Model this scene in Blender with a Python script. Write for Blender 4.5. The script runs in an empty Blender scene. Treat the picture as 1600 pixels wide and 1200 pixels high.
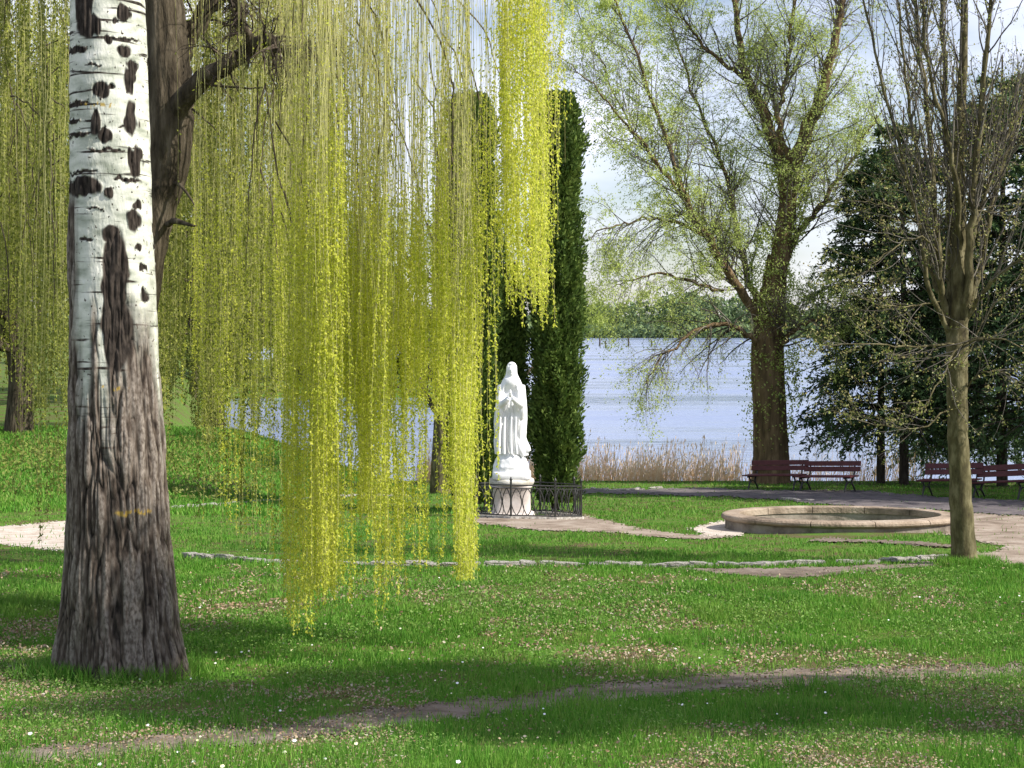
import bpy, math, random
import numpy as np
from mathutils import Vector, Matrix, Euler

# ------------------------------------------------------------------ camera, sky, sun, exposure
SC = bpy.context.scene
F, CX, HY, CZ = 2400.0, 800.0, 500.0, 1.7
SUN_AZ, SUN_EL = math.radians(20), math.radians(43)       # azimuth: from +X towards the camera (-Y)
SUN_DIR = Vector((math.cos(SUN_AZ)*math.cos(SUN_EL), -math.sin(SUN_AZ)*math.cos(SUN_EL), math.sin(SUN_EL)))
cam_d = bpy.data.cameras.new("camera"); cam = bpy.data.objects.new("camera", cam_d)
SC.collection.objects.link(cam); SC.camera = cam
cam.location = (0, 0, CZ); cam.rotation_euler = (math.radians(90), 0, 0)
cam_d.sensor_width = 36; cam_d.lens = 36*F/1600; cam_d.shift_y = -(600-HY)/1600
cam_d.clip_start = .1; cam_d.clip_end = 4000
w = bpy.data.worlds.new("World"); SC.world = w; w.use_nodes = True
nt = w.node_tree; bg = nt.nodes["Background"]
sky = nt.nodes.new("ShaderNodeTexSky"); sky.sky_type = 'NISHITA'; sky.sun_disc = False
sky.sun_elevation = SUN_EL; sky.sun_rotation = math.atan2(SUN_DIR.x, SUN_DIR.y)
sky.air_density = 1.0; sky.dust_density = .6
tc = nt.nodes.new("ShaderNodeTexCoord"); mp = nt.nodes.new("ShaderNodeMapping"); mp.inputs['Scale'].default_value = (1.6, 1.6, 5)
nz = nt.nodes.new("ShaderNodeTexNoise"); nz.inputs['Scale'].default_value = 2.2; nz.inputs['Detail'].default_value = 6
cr = nt.nodes.new("ShaderNodeValToRGB"); cr.color_ramp.elements[0].position = .40; cr.color_ramp.elements[1].position = .70
mx = nt.nodes.new("ShaderNodeMix"); mx.data_type = 'RGBA'; mx.inputs[7].default_value = (10.8, 11.0, 13.0, 1)
nt.links.new(tc.outputs['Generated'], mp.inputs[0]); nt.links.new(mp.outputs[0], nz.inputs['Vector'])
nt.links.new(nz.outputs[0], cr.inputs[0]); nt.links.new(cr.outputs[0], mx.inputs[0])
nt.links.new(sky.outputs[0], mx.inputs[6]); nt.links.new(mx.outputs[2], bg.inputs[0])
bg.inputs[1].default_value = .088
sd = bpy.data.lights.new("sun", 'SUN'); sd.energy = 5.0; sd.angle = math.radians(.5); sd.color = (1, .95, .86)
sun = bpy.data.objects.new("sun", sd); SC.collection.objects.link(sun)
sun.rotation_euler = (-SUN_DIR).to_track_quat('-Z', 'Y').to_euler(); sun.location = (20, -8, 20)
SC.view_settings.view_transform = 'Standard'; SC.view_settings.look = 'None'
SC.view_settings.exposure = .53; SC.view_settings.gamma = 1
SC.render.engine = 'CYCLES'
SC.cycles.max_bounces = 6; SC.cycles.transparent_max_bounces = 8

# ------------------------------------------------------------------ noise
def _h(i, j, k, s):
    n = (i.astype(np.int64)*374761393 + j.astype(np.int64)*668265263 + k.astype(np.int64)*1274126177 + s*974634777) & 0xffffffff
    n = ((n ^ (n >> 13))*1274126177) & 0xffffffff
    n = ((n ^ (n >> 16))*2246822519) & 0xffffffff
    return ((n ^ (n >> 15)) & 0xffffff)/float(0xffffff)
def noise3(x, y, z, s=0):
    x, y, z = np.broadcast_arrays(np.asarray(x, float), np.asarray(y, float), np.asarray(z, float))
    i, j, k = np.floor(x), np.floor(y), np.floor(z); f, g, h = x-i, y-j, z-k
    f, g, h = f*f*(3-2*f), g*g*(3-2*g), h*h*(3-2*h); r = 0
    for a in (0, 1):
        for b in (0, 1):
            for c in (0, 1):
                r = r + _h(i+a, j+b, k+c, s)*(f if a else 1-f)*(g if b else 1-g)*(h if c else 1-h)
    return r*2-1
def fbm(x, y, z=0., s=0, o=3):
    r = 0; a = .5
    for q in range(o):
        r = r + a*noise3(x*2**q, y*2**q, np.asarray(z)*2**q, s+q); a *= .5
    return r
def sstep(a, b, x):
    t = np.clip((x-a)/(b-a), 0, 1); return t*t*(3-2*t)
def nrm(v): return v/np.maximum(np.linalg.norm(v, axis=-1, keepdims=True), 1e-9)

# ------------------------------------------------------------------ terrain shape (D = drop below the camera)
_Y = np.linspace(0, 60, 1201)
_Dc = np.interp(_Y, [0, 3, 6, 8, 10.7, 13, 16, 18, 20, 24, 28, 34, 40, 46, 48.5, 51, 54, 60],
                [1.6, 1.65, 1.75, 2.06, 2.45, 2.62, 2.77, 2.87, 3.0, 3.27, 3.6, 4.05, 4.5, 4.9, 5.05, 6.0, 6.9, 7.2])
_Dl = np.interp(_Y, [0, 3, 6, 8, 10.7, 13, 16, 18, 20, 24, 28, 31, 36, 45, 50, 60],
                [1.6, 1.65, 1.75, 2.06, 2.45, 2.62, 2.77, 2.87, 3.0, 3.27, 3.5, 3.6, 3.42, 3.2, 3.6, 4.0])
_k = np.ones(31)/31
def _sm(d): return np.convolve(np.pad(d, 15, mode='edge'), _k, 'valid')
_Dc, _Dl = _sm(_Dc), _sm(_Dl)
def D(X, Y):
    X = np.asarray(X, float); Y = np.asarray(Y, float)
    dc = np.interp(Y, _Y, _Dc); dl = np.interp(Y, _Y, _Dl)
    t = sstep(3.2, 9.5, -X)
    land = sstep(.17, .23, -X/np.maximum(Y, 1))
    dlf = np.where(Y > 50, dl*land + 7.2*(1-land)*sstep(50, 56, Y) + dl*(1-land)*(1-sstep(50, 56, Y)), dl)
    d = dc*(1-t)+dlf*t
    pen = sstep(112, 124, Y)*(1-sstep(190, 230, Y))*sstep(.015, .05, -X/np.maximum(Y, 1))*(1-land); d = d*(1-pen)+5.0*pen
    far = sstep(505, 540, Y)
    d = d*(1-far) + (4.5-6*sstep(540, 800, Y))*far
    d = d + .018*np.sin(X*1.9+1.3*np.sin(Y*.9))*np.sin(Y*1.4+.7)*(Y < 46) + .03*noise3(X*.5, Y*.5, 0, 3)*(Y < 46)
    return d
def Z(X, Y): return CZ-D(X, Y)
def G(x, y):
    """ground point met by looking through photo pixel x, y"""
    x = np.asarray(x, float); y = np.asarray(y, float); x, y = np.broadcast_arrays(x, y)
    u = (x-CX)/F; lo = np.full(x.shape, 2.5); hi = np.full(x.shape, 48.)
    for _ in range(34):
        m = (lo+hi)/2; py = HY+F*D(u*m, m)/m
        lo = np.where(py > y, m, lo); hi = np.where(py > y, hi, m)
    m = (lo+hi)/2; return np.stack([u*m, m, Z(u*m, m)], -1)
def P(x, y, Y): return np.array([(x-CX)/F*Y, Y, CZ-(y-HY)/F*Y])

# ------------------------------------------------------------------ mesh helpers
COL = SC.collection
class MB:
    def __init__(s): s.V = []; s.Fa = []; s.n = 0; s.A = {}
    def add(s, V, Fc, **at):
        V = np.asarray(V, float).reshape(-1, 3); Fc = np.asarray(Fc, np.int64)
        s.V.append(V); s.Fa.append(Fc+s.n); s.n += len(V)
        for k, v in at.items(): s.A.setdefault(k, []).append(np.asarray(v, float).ravel())
    def build(s, name, mat, parent=None, org=(0, 0, 0), smooth=True):
        V = np.concatenate(s.V)-np.asarray(org, float); me = bpy.data.meshes.new(name)
        me.vertices.add(len(V)); me.vertices.foreach_set('co', V.astype(np.float32).ravel())
        lens = np.concatenate([np.full(len(f), f.shape[1], np.int32) for f in s.Fa])
        idx = np.concatenate([f.ravel() for f in s.Fa]).astype(np.int32)
        me.loops.add(len(idx)); me.polygons.add(len(lens))
        me.loops.foreach_set('vertex_index', idx)
        st = np.zeros(len(lens), np.int32); st[1:] = np.cumsum(lens)[:-1]
        me.polygons.foreach_set('loop_start', st)
        me.polygons.foreach_set('use_smooth', np.full(len(lens), smooth))
        for k, v in s.A.items():
            a = me.attributes.new(k, 'FLOAT', 'POINT'); a.data.foreach_set('value', np.concatenate(v).astype(np.float32))
        me.update(calc_edges=True); me.validate()
        if mat: me.materials.append(mat)
        o = bpy.data.objects.new(name, me); COL.objects.link(o)
        if parent: o.parent = parent
        return o
def tag(o, label=None, cat=None, group=None, kind=None):
    for k, v in (('label', label), ('category', cat), ('group', group), ('kind', kind)):
        if v: o[k] = v
    return o
def thing(name, loc, label, cat, group=None, rz=0):
    o = bpy.data.objects.new(name, None); COL.objects.link(o); o.location = loc; o.rotation_euler = (0, 0, rz)
    o.empty_display_size = .2
    return tag(o, label, cat, group)
def copy_tree(o, parent=None):
    c = o.copy(); COL.objects.link(c)
    if parent: c.parent = parent
    for ch in list(o.children): copy_tree(ch, c)
    return c
def tubes(mb, Pt, R, sides=4, cap=False, ref=(.17, .98, .06)):
    Pt = np.asarray(Pt, float); R = np.asarray(R, float)
    if Pt.ndim == 2: Pt = Pt[None]; R = R[None]
    N, K, _ = Pt.shape; T = nrm(np.gradient(Pt, axis=1)); ref = np.asarray(ref)
    a = nrm(np.cross(T, ref)); b = np.cross(T, a)
    th = np.arange(sides)*2*math.pi/sides
    V = Pt[:, :, None, :] + R[:, :, None, None]*(np.cos(th)[None, None, :, None]*a[:, :, None, :]+np.sin(th)[None, None, :, None]*b[:, :, None, :])
    n = np.arange(N)[:, None, None]*K*sides; k = np.arange(K-1)[None, :, None]*sides; s = np.arange(sides)[None, None, :]; s2 = (s+1) % sides
    Fc = np.stack([n+k+s, n+k+s2, n+k+sides+s2, n+k+sides+s], -1).reshape(-1, 4)
    mb.add(V, Fc)
    if cap:
        for q in range(N):
            for kk in (0, K-1):
                c = mb.n; mb.add(np.concatenate([V[q, kk], Pt[q, kk][None]]), np.array([[i, (i+1) % sides, sides] for i in range(sides)]))
def smooth_line(pts, n):
    """Catmull-Rom through rows of any width"""
    p = np.asarray(pts, float); p = np.vstack([2*p[0]-p[1], p, 2*p[-1]-p[-2]]); m = len(p)-3
    t = np.linspace(0, m-1e-6, n); i = t.astype(int); f = (t-i)[:, None]
    a, b, c, d = p[i], p[i+1], p[i+2], p[i+3]
    return .5*((2*b)+(c-a)*f+(2*a-5*b+4*c-d)*f*f+(3*b-a-3*c+d)*f**3)
def leaves(mb, C, d, L, W, rng, fold=0.):
    C = np.asarray(C, float); N = len(C); d = nrm(d); s = nrm(np.cross(d, rng.normal(size=(N, 3))))
    L = np.broadcast_to(np.asarray(L, float), (N,))[:, None]; W = np.broadcast_to(np.asarray(W, float), (N,))[:, None]
    V = np.stack([C, C+d*L*.45+s*W*.5, C+d*L, C+d*L*.45-s*W*.5], 1)
    mb.add(V, np.arange(N*4).reshape(N, 4))
def grow(rng, S, Dr, Ln, R0, K=5, wob=.15, trop=(0, 0, 0), tk=.1, taper=.3):
    N = len(S); Pt = np.zeros((N, K, 3)); Pt[:, 0] = S; d = nrm(Dr); st = (np.asarray(Ln)/(K-1))[:, None]; trop = np.asarray(trop, float)
    for k in range(1, K):
        d = nrm(d+wob*rng.normal(size=(N, 3))+tk*trop); Pt[:, k] = Pt[:, k-1]+d*st
    R = np.asarray(R0)[:, None]*np.linspace(1, taper, K)[None]
    return Pt, R
def kids(rng, Pt, R, n, t0, t1, ang, lenf, rf=.5, rmax=None, flat=None):
    N, K, _ = Pt.shape; par = np.repeat(np.arange(N), n); M = len(par)
    t = rng.uniform(t0, t1, M)*(K-1); i = np.minimum(t.astype(int), K-2); f = (t-i)[:, None]
    p = Pt[par, i]*(1-f)+Pt[par, i+1]*f; T = nrm(Pt[par, i+1]-Pt[par, i]); q = rng.normal(size=(M, 3))
    if flat: q[:, 2] *= flat
    perp = nrm(q-T*(q*T).sum(1, keepdims=True)); a = np.radians(rng.uniform(ang[0], ang[1], M))[:, None]
    plen = np.linalg.norm(np.diff(Pt, axis=1), axis=2).sum(1)[par]
    L = rng.uniform(lenf[0], lenf[1], M)*plen*(1-.45*t/(K-1)); r = (R[par, i]*rf)
    if rmax: r = np.minimum(r, rmax)
    return p, T*np.cos(a)+perp*np.sin(a), L, r
def limb_px(mb, rows, sides=10, n=24, rng=None, wob=0.):
    """rows: photo x, y, distance, radius in metres"""
    r = smooth_line(rows, n); pts = np.array([P(a, b, c) for a, b, c, _ in r])
    if rng is not None and wob: pts[1:-1] += rng.normal(size=(n-2, 3))*wob
    tubes(mb, pts, r[:, 3], sides); return pts[None], r[:, 3][None]

# ------------------------------------------------------------------ materials
def mat(name, base, rough=.8, spec=.3, cols=None, scale=6., detail=5, stretch=(1, 1, 1), bump=0., bscale=20, bdist=.02, island=None, trans=0., lo=.3, hi=.7, coord='Object'):
    m = bpy.data.materials.new(name); m.use_nodes = True; t = m.node_tree; N = t.nodes; Lk = t.links; b = N['Principled BSDF']
    b.inputs['Roughness'].default_value = rough; b.inputs['Specular IOR Level'].default_value = spec
    c = N.new('ShaderNodeTexCoord'); mpn = N.new('ShaderNodeMapping'); mpn.inputs['Scale'].default_value = stretch
    Lk.new(c.outputs[coord], mpn.inputs[0]); out = None
    rgb = N.new('ShaderNodeRGB'); rgb.outputs[0].default_value = (*base, 1); out = rgb.outputs[0]
    if cols:
        n = N.new('ShaderNodeTexNoise'); n.inputs['Scale'].default_value = scale; n.inputs['Detail'].default_value = detail; n.inputs['Roughness'].default_value = .62
        Lk.new(mpn.outputs[0], n.inputs['Vector']); r = N.new('ShaderNodeValToRGB'); e = r.color_ramp.elements
        for k in range(len(cols)-2): e.new(.5)
        for k, cc in enumerate(cols): e[k].position = lo+(hi-lo)*k/(len(cols)-1); e[k].color = (*cc, 1)
        Lk.new(n.outputs[0], r.inputs[0]); out = r.outputs[0]
    if island:
        g = N.new('ShaderNodeNewGeometry'); r = N.new('ShaderNodeValToRGB'); e = r.color_ramp.elements
        for k in range(len(island)-2): e.new(.5)
        for k, cc in enumerate(island): e[k].position = k/(len(island)-1); e[k].color = (*cc, 1)
        Lk.new(g.outputs['Random Per Island'], r.inputs[0])
        if cols:
            x = N.new('ShaderNodeMix'); x.data_type = 'RGBA'; x.inputs[0].default_value = .55; Lk.new(out, x.inputs[6]); Lk.new(r.outputs[0], x.inputs[7]); out = x.outputs[2]
        else: out = r.outputs[0]
    Lk.new(out, b.inputs['Base Color'])
    if bump:
        n = N.new('ShaderNodeTexNoise'); n.inputs['Scale'].default_value = bscale; n.inputs['Detail'].default_value = 6; Lk.new(mpn.outputs[0], n.inputs['Vector'])
        bb = N.new('ShaderNodeBump'); bb.inputs['Strength'].default_value = bump; bb.inputs['Distance'].default_value = bdist
        Lk.new(n.outputs[0], bb.inputs['Height']); Lk.new(bb.outputs[0], b.inputs['Normal'])
    if trans:
        tr = N.new('ShaderNodeBsdfTranslucent'); Lk.new(out, tr.inputs[0]); ms = N.new('ShaderNodeMixShader'); ms.inputs[0].default_value = trans
        Lk.new(b.outputs[0], ms.inputs[1]); Lk.new(tr.outputs[0], ms.inputs[2]); Lk.new(ms.outputs[0], N['Material Output'].inputs[0])
    return m
M = {}
M['ground'] = mat('ground_turf', (.06, .1, .02), .95, .1, [(.06, .14, .015), (.09, .17, .025), (.10, .10, .035), (.13, .095, .055)], 1.6, 8, bump=.8, bscale=30, bdist=.03, lo=.33, hi=.68)
M['grass'] = mat('grass_blades', (.08, .2, .02), .6, .2, [(.04, .15, .018), (.11, .30, .03), (.22, .36, .06)], .8, 8, island=[(.045, .15, .015), (.11, .30, .03), (.20, .40, .05), (.34, .38, .12)], trans=.35, lo=.35, hi=.68)
M['litter'] = mat('dead_leaves', (.3, .2, .12), .8, .2, island=[(.16, .10, .06), (.32, .22, .13), (.48, .38, .26), (.24, .16, .11), (.5, .45, .36)], trans=.15)
M['flower'] = mat('daisies', (.85, .85, .8), .7, .2, island=[(.85, .85, .8), (.8, .8, .85), (.8, .75, .4)])
M['dirt'] = mat('path_dirt', (.35, .27, .2), .95, .1, [(.15, .11, .08), (.30, .24, .19), (.42, .36, .30)], 2.2, 9, bump=.9, bscale=40, bdist=.02)
M['dirt_light'] = mat('path_sand', (.5, .42, .35), .95, .1, [(.36, .28, .22), (.52, .45, .38), (.6, .55, .5)], 4, 9, bump=.9, bscale=40, bdist=.02)
M['dirt_shaded'] = mat('path_dirt_shaded', (.2, .18, .17), .95, .1, [(.07, .06, .065), (.13, .115, .12), (.21, .18, .17)], 2.5, 9, bump=.8, bscale=40, bdist=.02)  # path dirt darkened to paint in the shade by the benches
M['dirt_mid'] = mat('trodden_shaded_dirt', (.2, .16, .13), .95, .1, [(.09, .07, .055), (.19, .15, .12), (.27, .22, .19)], 4, 9, bump=.9, bscale=40, bdist=.02)  # darker dirt; on the front track the tone stands in for tree shade
M['weed'] = mat('weed_leaf', (.2, .32, .06), .6, .25, island=[(.06, .15, .02), (.14, .28, .04), (.26, .38, .10), (.09, .20, .025)], trans=.35)
M['kerb'] = mat('kerb_stone', (.5, .47, .42), .9, .2, [(.10, .09, .075), (.42, .39, .35), (.62, .6, .56)], 14, 6, bump=.8, bscale=25, bdist=.03)
M['willow_leaf'] = mat('willow_leaf', (.4, .42, .03), .6, .25, [(.54, .62, .05), (.84, .82, .12)], 1.8, 5, island=[(.24, .32, .03), (.66, .72, .08), (.92, .88, .20), (.46, .56, .05)], trans=.58)
M['willow_leaf_shaded'] = mat('willow_leaf_olive_shaded', (.22, .27, .04), .6, .2, [(.12, .16, .03), (.42, .44, .07)], .6, 7, island=[(.07, .10, .025), (.26, .30, .05), (.52, .52, .10)], trans=.4)  # willow leaves farther in, their shade put into a duller olive
M['twig'] = mat('willow_twig', (.22, .19, .06), .8, .2, island=[(.3, .28, .1), (.62, .60, .26)])
M['twig_dark'] = mat('dark_twig', (.07, .055, .04), .9, .2, island=[(.05, .04, .03), (.13, .10, .075)])
M['twig_mid'] = mat('grey_brown_twig', (.1, .09, .07), .9, .2, island=[(.07, .06, .05), (.2, .18, .15)])
M['bark_willow'] = mat('willow_bark', (.1, .08, .06), .95, .15, [(.018, .014, .01), (.075, .06, .04), (.17, .14, .10)], 12, 8, stretch=(1, 1, .2), bump=1, bscale=18, bdist=.06)
M['bark_lake'] = mat('lake_tree_bark', (.2, .13, .07), .95, .15, [(.05, .035, .022), (.16, .11, .06), (.28, .20, .11)], 6, 8, stretch=(1, 1, .2), bump=1, bscale=10, bdist=.08)
M['bark_olive'] = mat('olive_bark', (.2, .19, .1), .9, .2, [(.035, .028, .015), (.11, .095, .045), (.24, .21, .12)], 11, 8, stretch=(1, 1, .4), bump=.8, bscale=20, bdist=.02)
M['twig_pale'] = mat('pale_twig', (.3, .27, .2), .85, .2, island=[(.12, .10, .07), (.34, .31, .22)])
M['bud'] = mat('bud_leaf', (.2, .2, .05), .6, .2, island=[(.12, .16, .03), (.28, .32, .08), (.30, .24, .10), (.45, .45, .22)], trans=.3)
M['lake_leaf'] = mat('lake_tree_leaf', (.3, .36, .06), .6, .2, [(.34, .44, .09), (.58, .66, .18)], .4, 3, island=[(.30, .40, .08), (.56, .66, .18), (.74, .80, .36)], trans=.45)
M['spruce'] = mat('spruce_needles', (.03, .05, .03), .6, .25, island=[(.03, .065, .025), (.07, .13, .045), (.14, .21, .07)], trans=.25)
M['spruce_bark'] = mat('spruce_bark', (.07, .055, .045), .95, .1, [(.03, .022, .018), (.11, .09, .07)], 12, 6, stretch=(1, 1, .4), bump=.8)
M['thuja'] = mat('thuja_foliage', (.05, .09, .03), .7, .2, [(.03, .06, .016), (.10, .17, .03), (.22, .28, .05)], 2.6, 6, island=[(.03, .06, .018), (.09, .15, .03), (.22, .28, .07)], trans=.2)
M['far_leaf'] = mat('background_leaf', (.16, .2, .05), .7, .2, [(.12, .16, .04), (.28, .30, .07), (.2, .18, .1)], .12, 3, island=[(.10, .14, .035), (.24, .28, .06)], trans=.3)
M['far_wood'] = mat('far_wood_leaf', (.10, .16, .10), .9, .1, [(.09, .15, .10), (.20, .27, .10), (.12, .17, .14)], .03, 4, island=[(.08, .14, .09), (.22, .28, .12)], trans=.2)
M['reed'] = mat('reed', (.5, .38, .24), .8, .2, island=[(.82, .60, .38), (.92, .76, .55), (.95, .86, .70)], trans=.5)
M['bench_paint'] = mat('dark_red_paint', (.09, .018, .02), .55, .4, [(.06, .012, .015), (.12, .025, .03)], 8, 5, bump=.2)
M['iron'] = mat('dark_iron', (.02, .022, .022), .5, .5, [(.012, .013, .013), (.04, .038, .035)], 15, 5, bump=.3)
M['statue'] = mat('white_statue', (.8, .8, .8), .6, .3, [(.52, .53, .50), (.76, .77, .78), (.84, .84, .84)], 4, 8, lo=.28, hi=.55, stretch=(1, 1, .35), bump=.2, bscale=30)
M['pedestal'] = mat('pedestal_plaster', (.6, .55, .5), .85, .2, [(.46, .40, .36), (.66, .60, .56)], 5, 6, bump=.3)
M['plinth'] = mat('plinth_stone', (.6, .58, .5), .85, .2, [(.35, .32, .25), (.66, .64, .58)], 6, 6, bump=.4)
M['basin'] = mat('basin_stone', (.34, .25, .18), .9, .2, [(.10, .08, .06), (.30, .23, .17), (.44, .36, .28)], 2.2, 9, bump=.9, bscale=25, bdist=.02)
M['basin_wall'] = mat('basin_wall', (.3, .27, .23), .9, .2, [(.08, .065, .05), (.26, .22, .18), (.36, .32, .27)], 3, 8, bump=.6)
M['wood'] = mat('old_stake', (.08, .06, .05), .9, .2, [(.04, .03, .025), (.12, .1, .08)], 5)
def water_mat():
    m = mat('lake_water', (.22, .27, .42), .12, .5); N = m.node_tree.nodes; Lk = m.node_tree.links; b = N['Principled BSDF']
    c = N.new('ShaderNodeTexCoord'); mpn = N.new('ShaderNodeMapping'); mpn.inputs['Scale'].default_value = (.5, 1.6, 1)
    n = N.new('ShaderNodeTexNoise'); n.inputs['Scale'].default_value = .9; n.inputs['Detail'].default_value = 8; n.inputs['Distortion'].default_value = .6
    bb = N.new('ShaderNodeBump'); bb.inputs['Strength'].default_value = 1; bb.inputs['Distance'].default_value = .16
    m2 = N.new('ShaderNodeMapping'); m2.inputs['Scale'].default_value = (.012, .06, 1); Lk.new(c.outputs['Object'], m2.inputs[0]); n2 = N.new('ShaderNodeTexNoise'); n2.inputs['Scale'].default_value = 1.5; n2.inputs['Detail'].default_value = 5; Lk.new(m2.outputs[0], n2.inputs['Vector']); mr = N.new('ShaderNodeMapRange'); mr.inputs[1].default_value = .35; mr.inputs[2].default_value = .65; mr.inputs[3].default_value = .05; mr.inputs[4].default_value = .35; Lk.new(n2.outputs[0], mr.inputs[0]); Lk.new(mr.outputs[0], b.inputs['Roughness'])
    Lk.new(c.outputs['Object'], mpn.inputs[0]); Lk.new(mpn.outputs[0], n.inputs['Vector']); Lk.new(n.outputs[0], bb.inputs['Height']); Lk.new(bb.outputs[0], b.inputs['Normal'])
    return m
M['water'] = water_mat()
def birch_mat():
    m = bpy.data.materials.new('white_and_furrowed_bark'); m.use_nodes = True; t = m.node_tree; N = t.nodes; Lk = t.links; b = N['Principled BSDF']
    b.inputs['Roughness'].default_value = .85; b.inputs['Specular IOR Level'].default_value = .2
    c = N.new('ShaderNodeTexCoord')
    def noise(sx, sz, sc, det=6):
        q = N.new('ShaderNodeMapping'); q.inputs['Scale'].default_value = (sx, sx, sz); Lk.new(c.outputs['Object'], q.inputs[0])
        n = N.new('ShaderNodeTexNoise'); n.inputs['Scale'].default_value = sc; n.inputs['Detail'].default_value = det; Lk.new(q.outputs[0], n.inputs['Vector']); return n.outputs[0]
    def ramp(i, es):
        r = N.new('ShaderNodeValToRGB'); e = r.color_ramp.elements
        for k in range(len(es)-2): e.new(.5)
        for k, (p, cc) in enumerate(es): e[k].position = p; e[k].color = (*cc, 1)
        Lk.new(i, r.inputs[0]); return r.outputs[0]
    def mix(f, a, bb):
        x = N.new('ShaderNodeMix'); x.data_type = 'RGBA'; Lk.new(f, x.inputs[0]); Lk.new(a, x.inputs[6]); Lk.new(bb, x.inputs[7]); return x.outputs[2]
    def att(n): a = N.new('ShaderNodeAttribute'); a.attribute_name = n; return a.outputs['Fac']
    white = ramp(noise(1, 2.5, 6), [(.3, (.28, .30, .24)), (.5, (.55, .56, .48)), (.7, (.72, .71, .64))])
    lent = ramp(noise(2.2, 34, 1.0, 5), [(.60, (0, 0, 0)), (.66, (1, 1, 1))])
    speck = ramp(noise(1, .8, 38, 3), [(.64, (0, 0, 0)), (.70, (1, 1, 1))])
    dark = ramp(noise(1, .35, 34), [(.35, (.012, .009, .007)), (.65, (.06, .047, .038))])
    grey = ramp(noise(1, .3, 30), [(.32, (.026, .019, .014)), (.5, (.085, .064, .049)), (.68, (.20, .165, .135))])
    col = mix(lent, white, dark); col = mix(speck, col, dark)
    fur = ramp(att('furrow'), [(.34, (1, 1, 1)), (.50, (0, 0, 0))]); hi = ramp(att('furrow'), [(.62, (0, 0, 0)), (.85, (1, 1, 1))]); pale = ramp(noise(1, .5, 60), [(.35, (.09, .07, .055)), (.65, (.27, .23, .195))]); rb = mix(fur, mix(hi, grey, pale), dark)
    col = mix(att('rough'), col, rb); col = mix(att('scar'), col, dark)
    oc = N.new('ShaderNodeRGB'); oc.outputs[0].default_value = (.45, .30, .05, 1); col = mix(att('lichen'), col, oc.outputs[0])
    Lk.new(col, b.inputs['Base Color'])
    bp = N.new('ShaderNodeBump'); bp.inputs['Strength'].default_value = .7; bp.inputs['Distance'].default_value = .012
    Lk.new(noise(1, .4, 40), bp.inputs['Height']); Lk.new(bp.outputs[0], b.inputs['Normal'])
    return m
M['birch'] = birch_mat()

# ------------------------------------------------------------------ ground, lake, paths
ys = np.concatenate([np.geomspace(1.5, 60, 460), np.geomspace(61, 500, 110), np.linspace(503, 900, 40)])
ui = np.linspace(-.42, .42, 330); uo = np.geomspace(.45, 1.8, 40); us = np.concatenate([-uo[::-1], ui, uo])
Yg, Ug = np.meshgrid(ys, us, indexing='ij'); Xg = Ug*(Yg+1.0)
b = MB(); nr, nc = Yg.shape; ii = (np.arange(nr-1)[:, None]*nc+np.arange(nc-1)[None]).ravel()
b.add(np.stack([Xg, Yg, Z(Xg, Yg)], -1), np.stack([ii, ii+1, ii+nc+1, ii+nc], 1))
tag(b.build('ground', M['ground']), kind='structure')
b = MB(); yw = np.array([46.8, 520.]); b.add([[-300, 46.8, CZ-6], [300, 46.8, CZ-6], [300, 530, CZ-6], [-300, 530, CZ-6]], [[0, 1, 2, 3]])
tag(b.build('lake_water', M['water']), kind='structure')

def inside(px, py, poly):
    r = np.zeros(px.shape, bool); n = len(poly)
    for i in range(n):
        x1, y1 = poly[i]; x2, y2 = poly[(i+1) % n]
        c = ((y1 > py) != (y2 > py)) & (px < (x2-x1)*(py-y1)/((y2-y1) or 1e-9)+x1); r ^= c
    return r
PATHS = {
 'left': ('dirt_light', [(-700, 808), (0, 822), (110, 814), (180, 806), (258, 797), (262, 802), (205, 822), (190, 842), (268, 868), (262, 876), (110, 862), (0, 852), (-700, 842)]),
 'kerbside': ('dirt_mid', [(1050, 889), (1200, 888), (1320, 886), (1470, 877), (1490, 881), (1400, 890), (1320, 897), (1230, 904), (1120, 898)]),
 'right': ('dirt', [(1405, 798), (1600, 806), (2200, 822), (2200, 884), (1600, 884), (1500, 884), (1470, 872), (1560, 862), (1572, 856), (1500, 842), (1470, 836), (1500, 822), (1480, 806)]),
 'statue': ('dirt', [(735, 810), (905, 803), (960, 818), (1060, 837), (1130, 837), (1140, 842), (1040, 842), (950, 834), (850, 830), (780, 822), (735, 817)]),
 'apron': ('dirt_light', [(1080, 828), (1110, 819), (1150, 812), (1160, 838), (1100, 839)]),
 'bench': ('dirt_shaded', [(905, 764), (1000, 766), (1100, 763), (1165, 767), (1360, 768), (1450, 776), (1700, 788), (2200, 795), (2200, 826), (1600, 806), (1450, 798), (1330, 791), (1180, 780), (1050, 773), (980, 771), (912, 773)]),
 'strip': ('dirt_mid', [(1250, 846), (1300, 844), (1480, 851), (1490, 857), (1400, 853)]),
 'front': ('dirt_mid', [(2300, 1038), (1600, 1041), (1470, 1041), (1200, 1050), (900, 1075), (500, 1122), (130, 1166), (-700, 1210), (-700, 1245), (0, 1196), (130, 1190), (500, 1150), (900, 1102), (1200, 1076), (1470, 1062), (1600, 1060), (2300, 1054)]),
}
def jit(x, y): return x+9*fbm(x*.02, y*.08, 0, 11), y+3.2*fbm(x*.03, y*.12, 0, 17)
def path_mask(x, y, which=None):
    jx, jy = jit(x, y); jy = jy+sstep(960, 1040, y)*(7*fbm(x*.02, y*.03, 0, 23)+4*noise3(x*.05, y*.12, 0, 24)); m = np.zeros(np.shape(x), bool)
    for k, (_, poly) in PATHS.items():
        if which is None or k == which: m |= inside(jx, jy, poly)
    return m
RP = np.random.default_rng(2)
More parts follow.
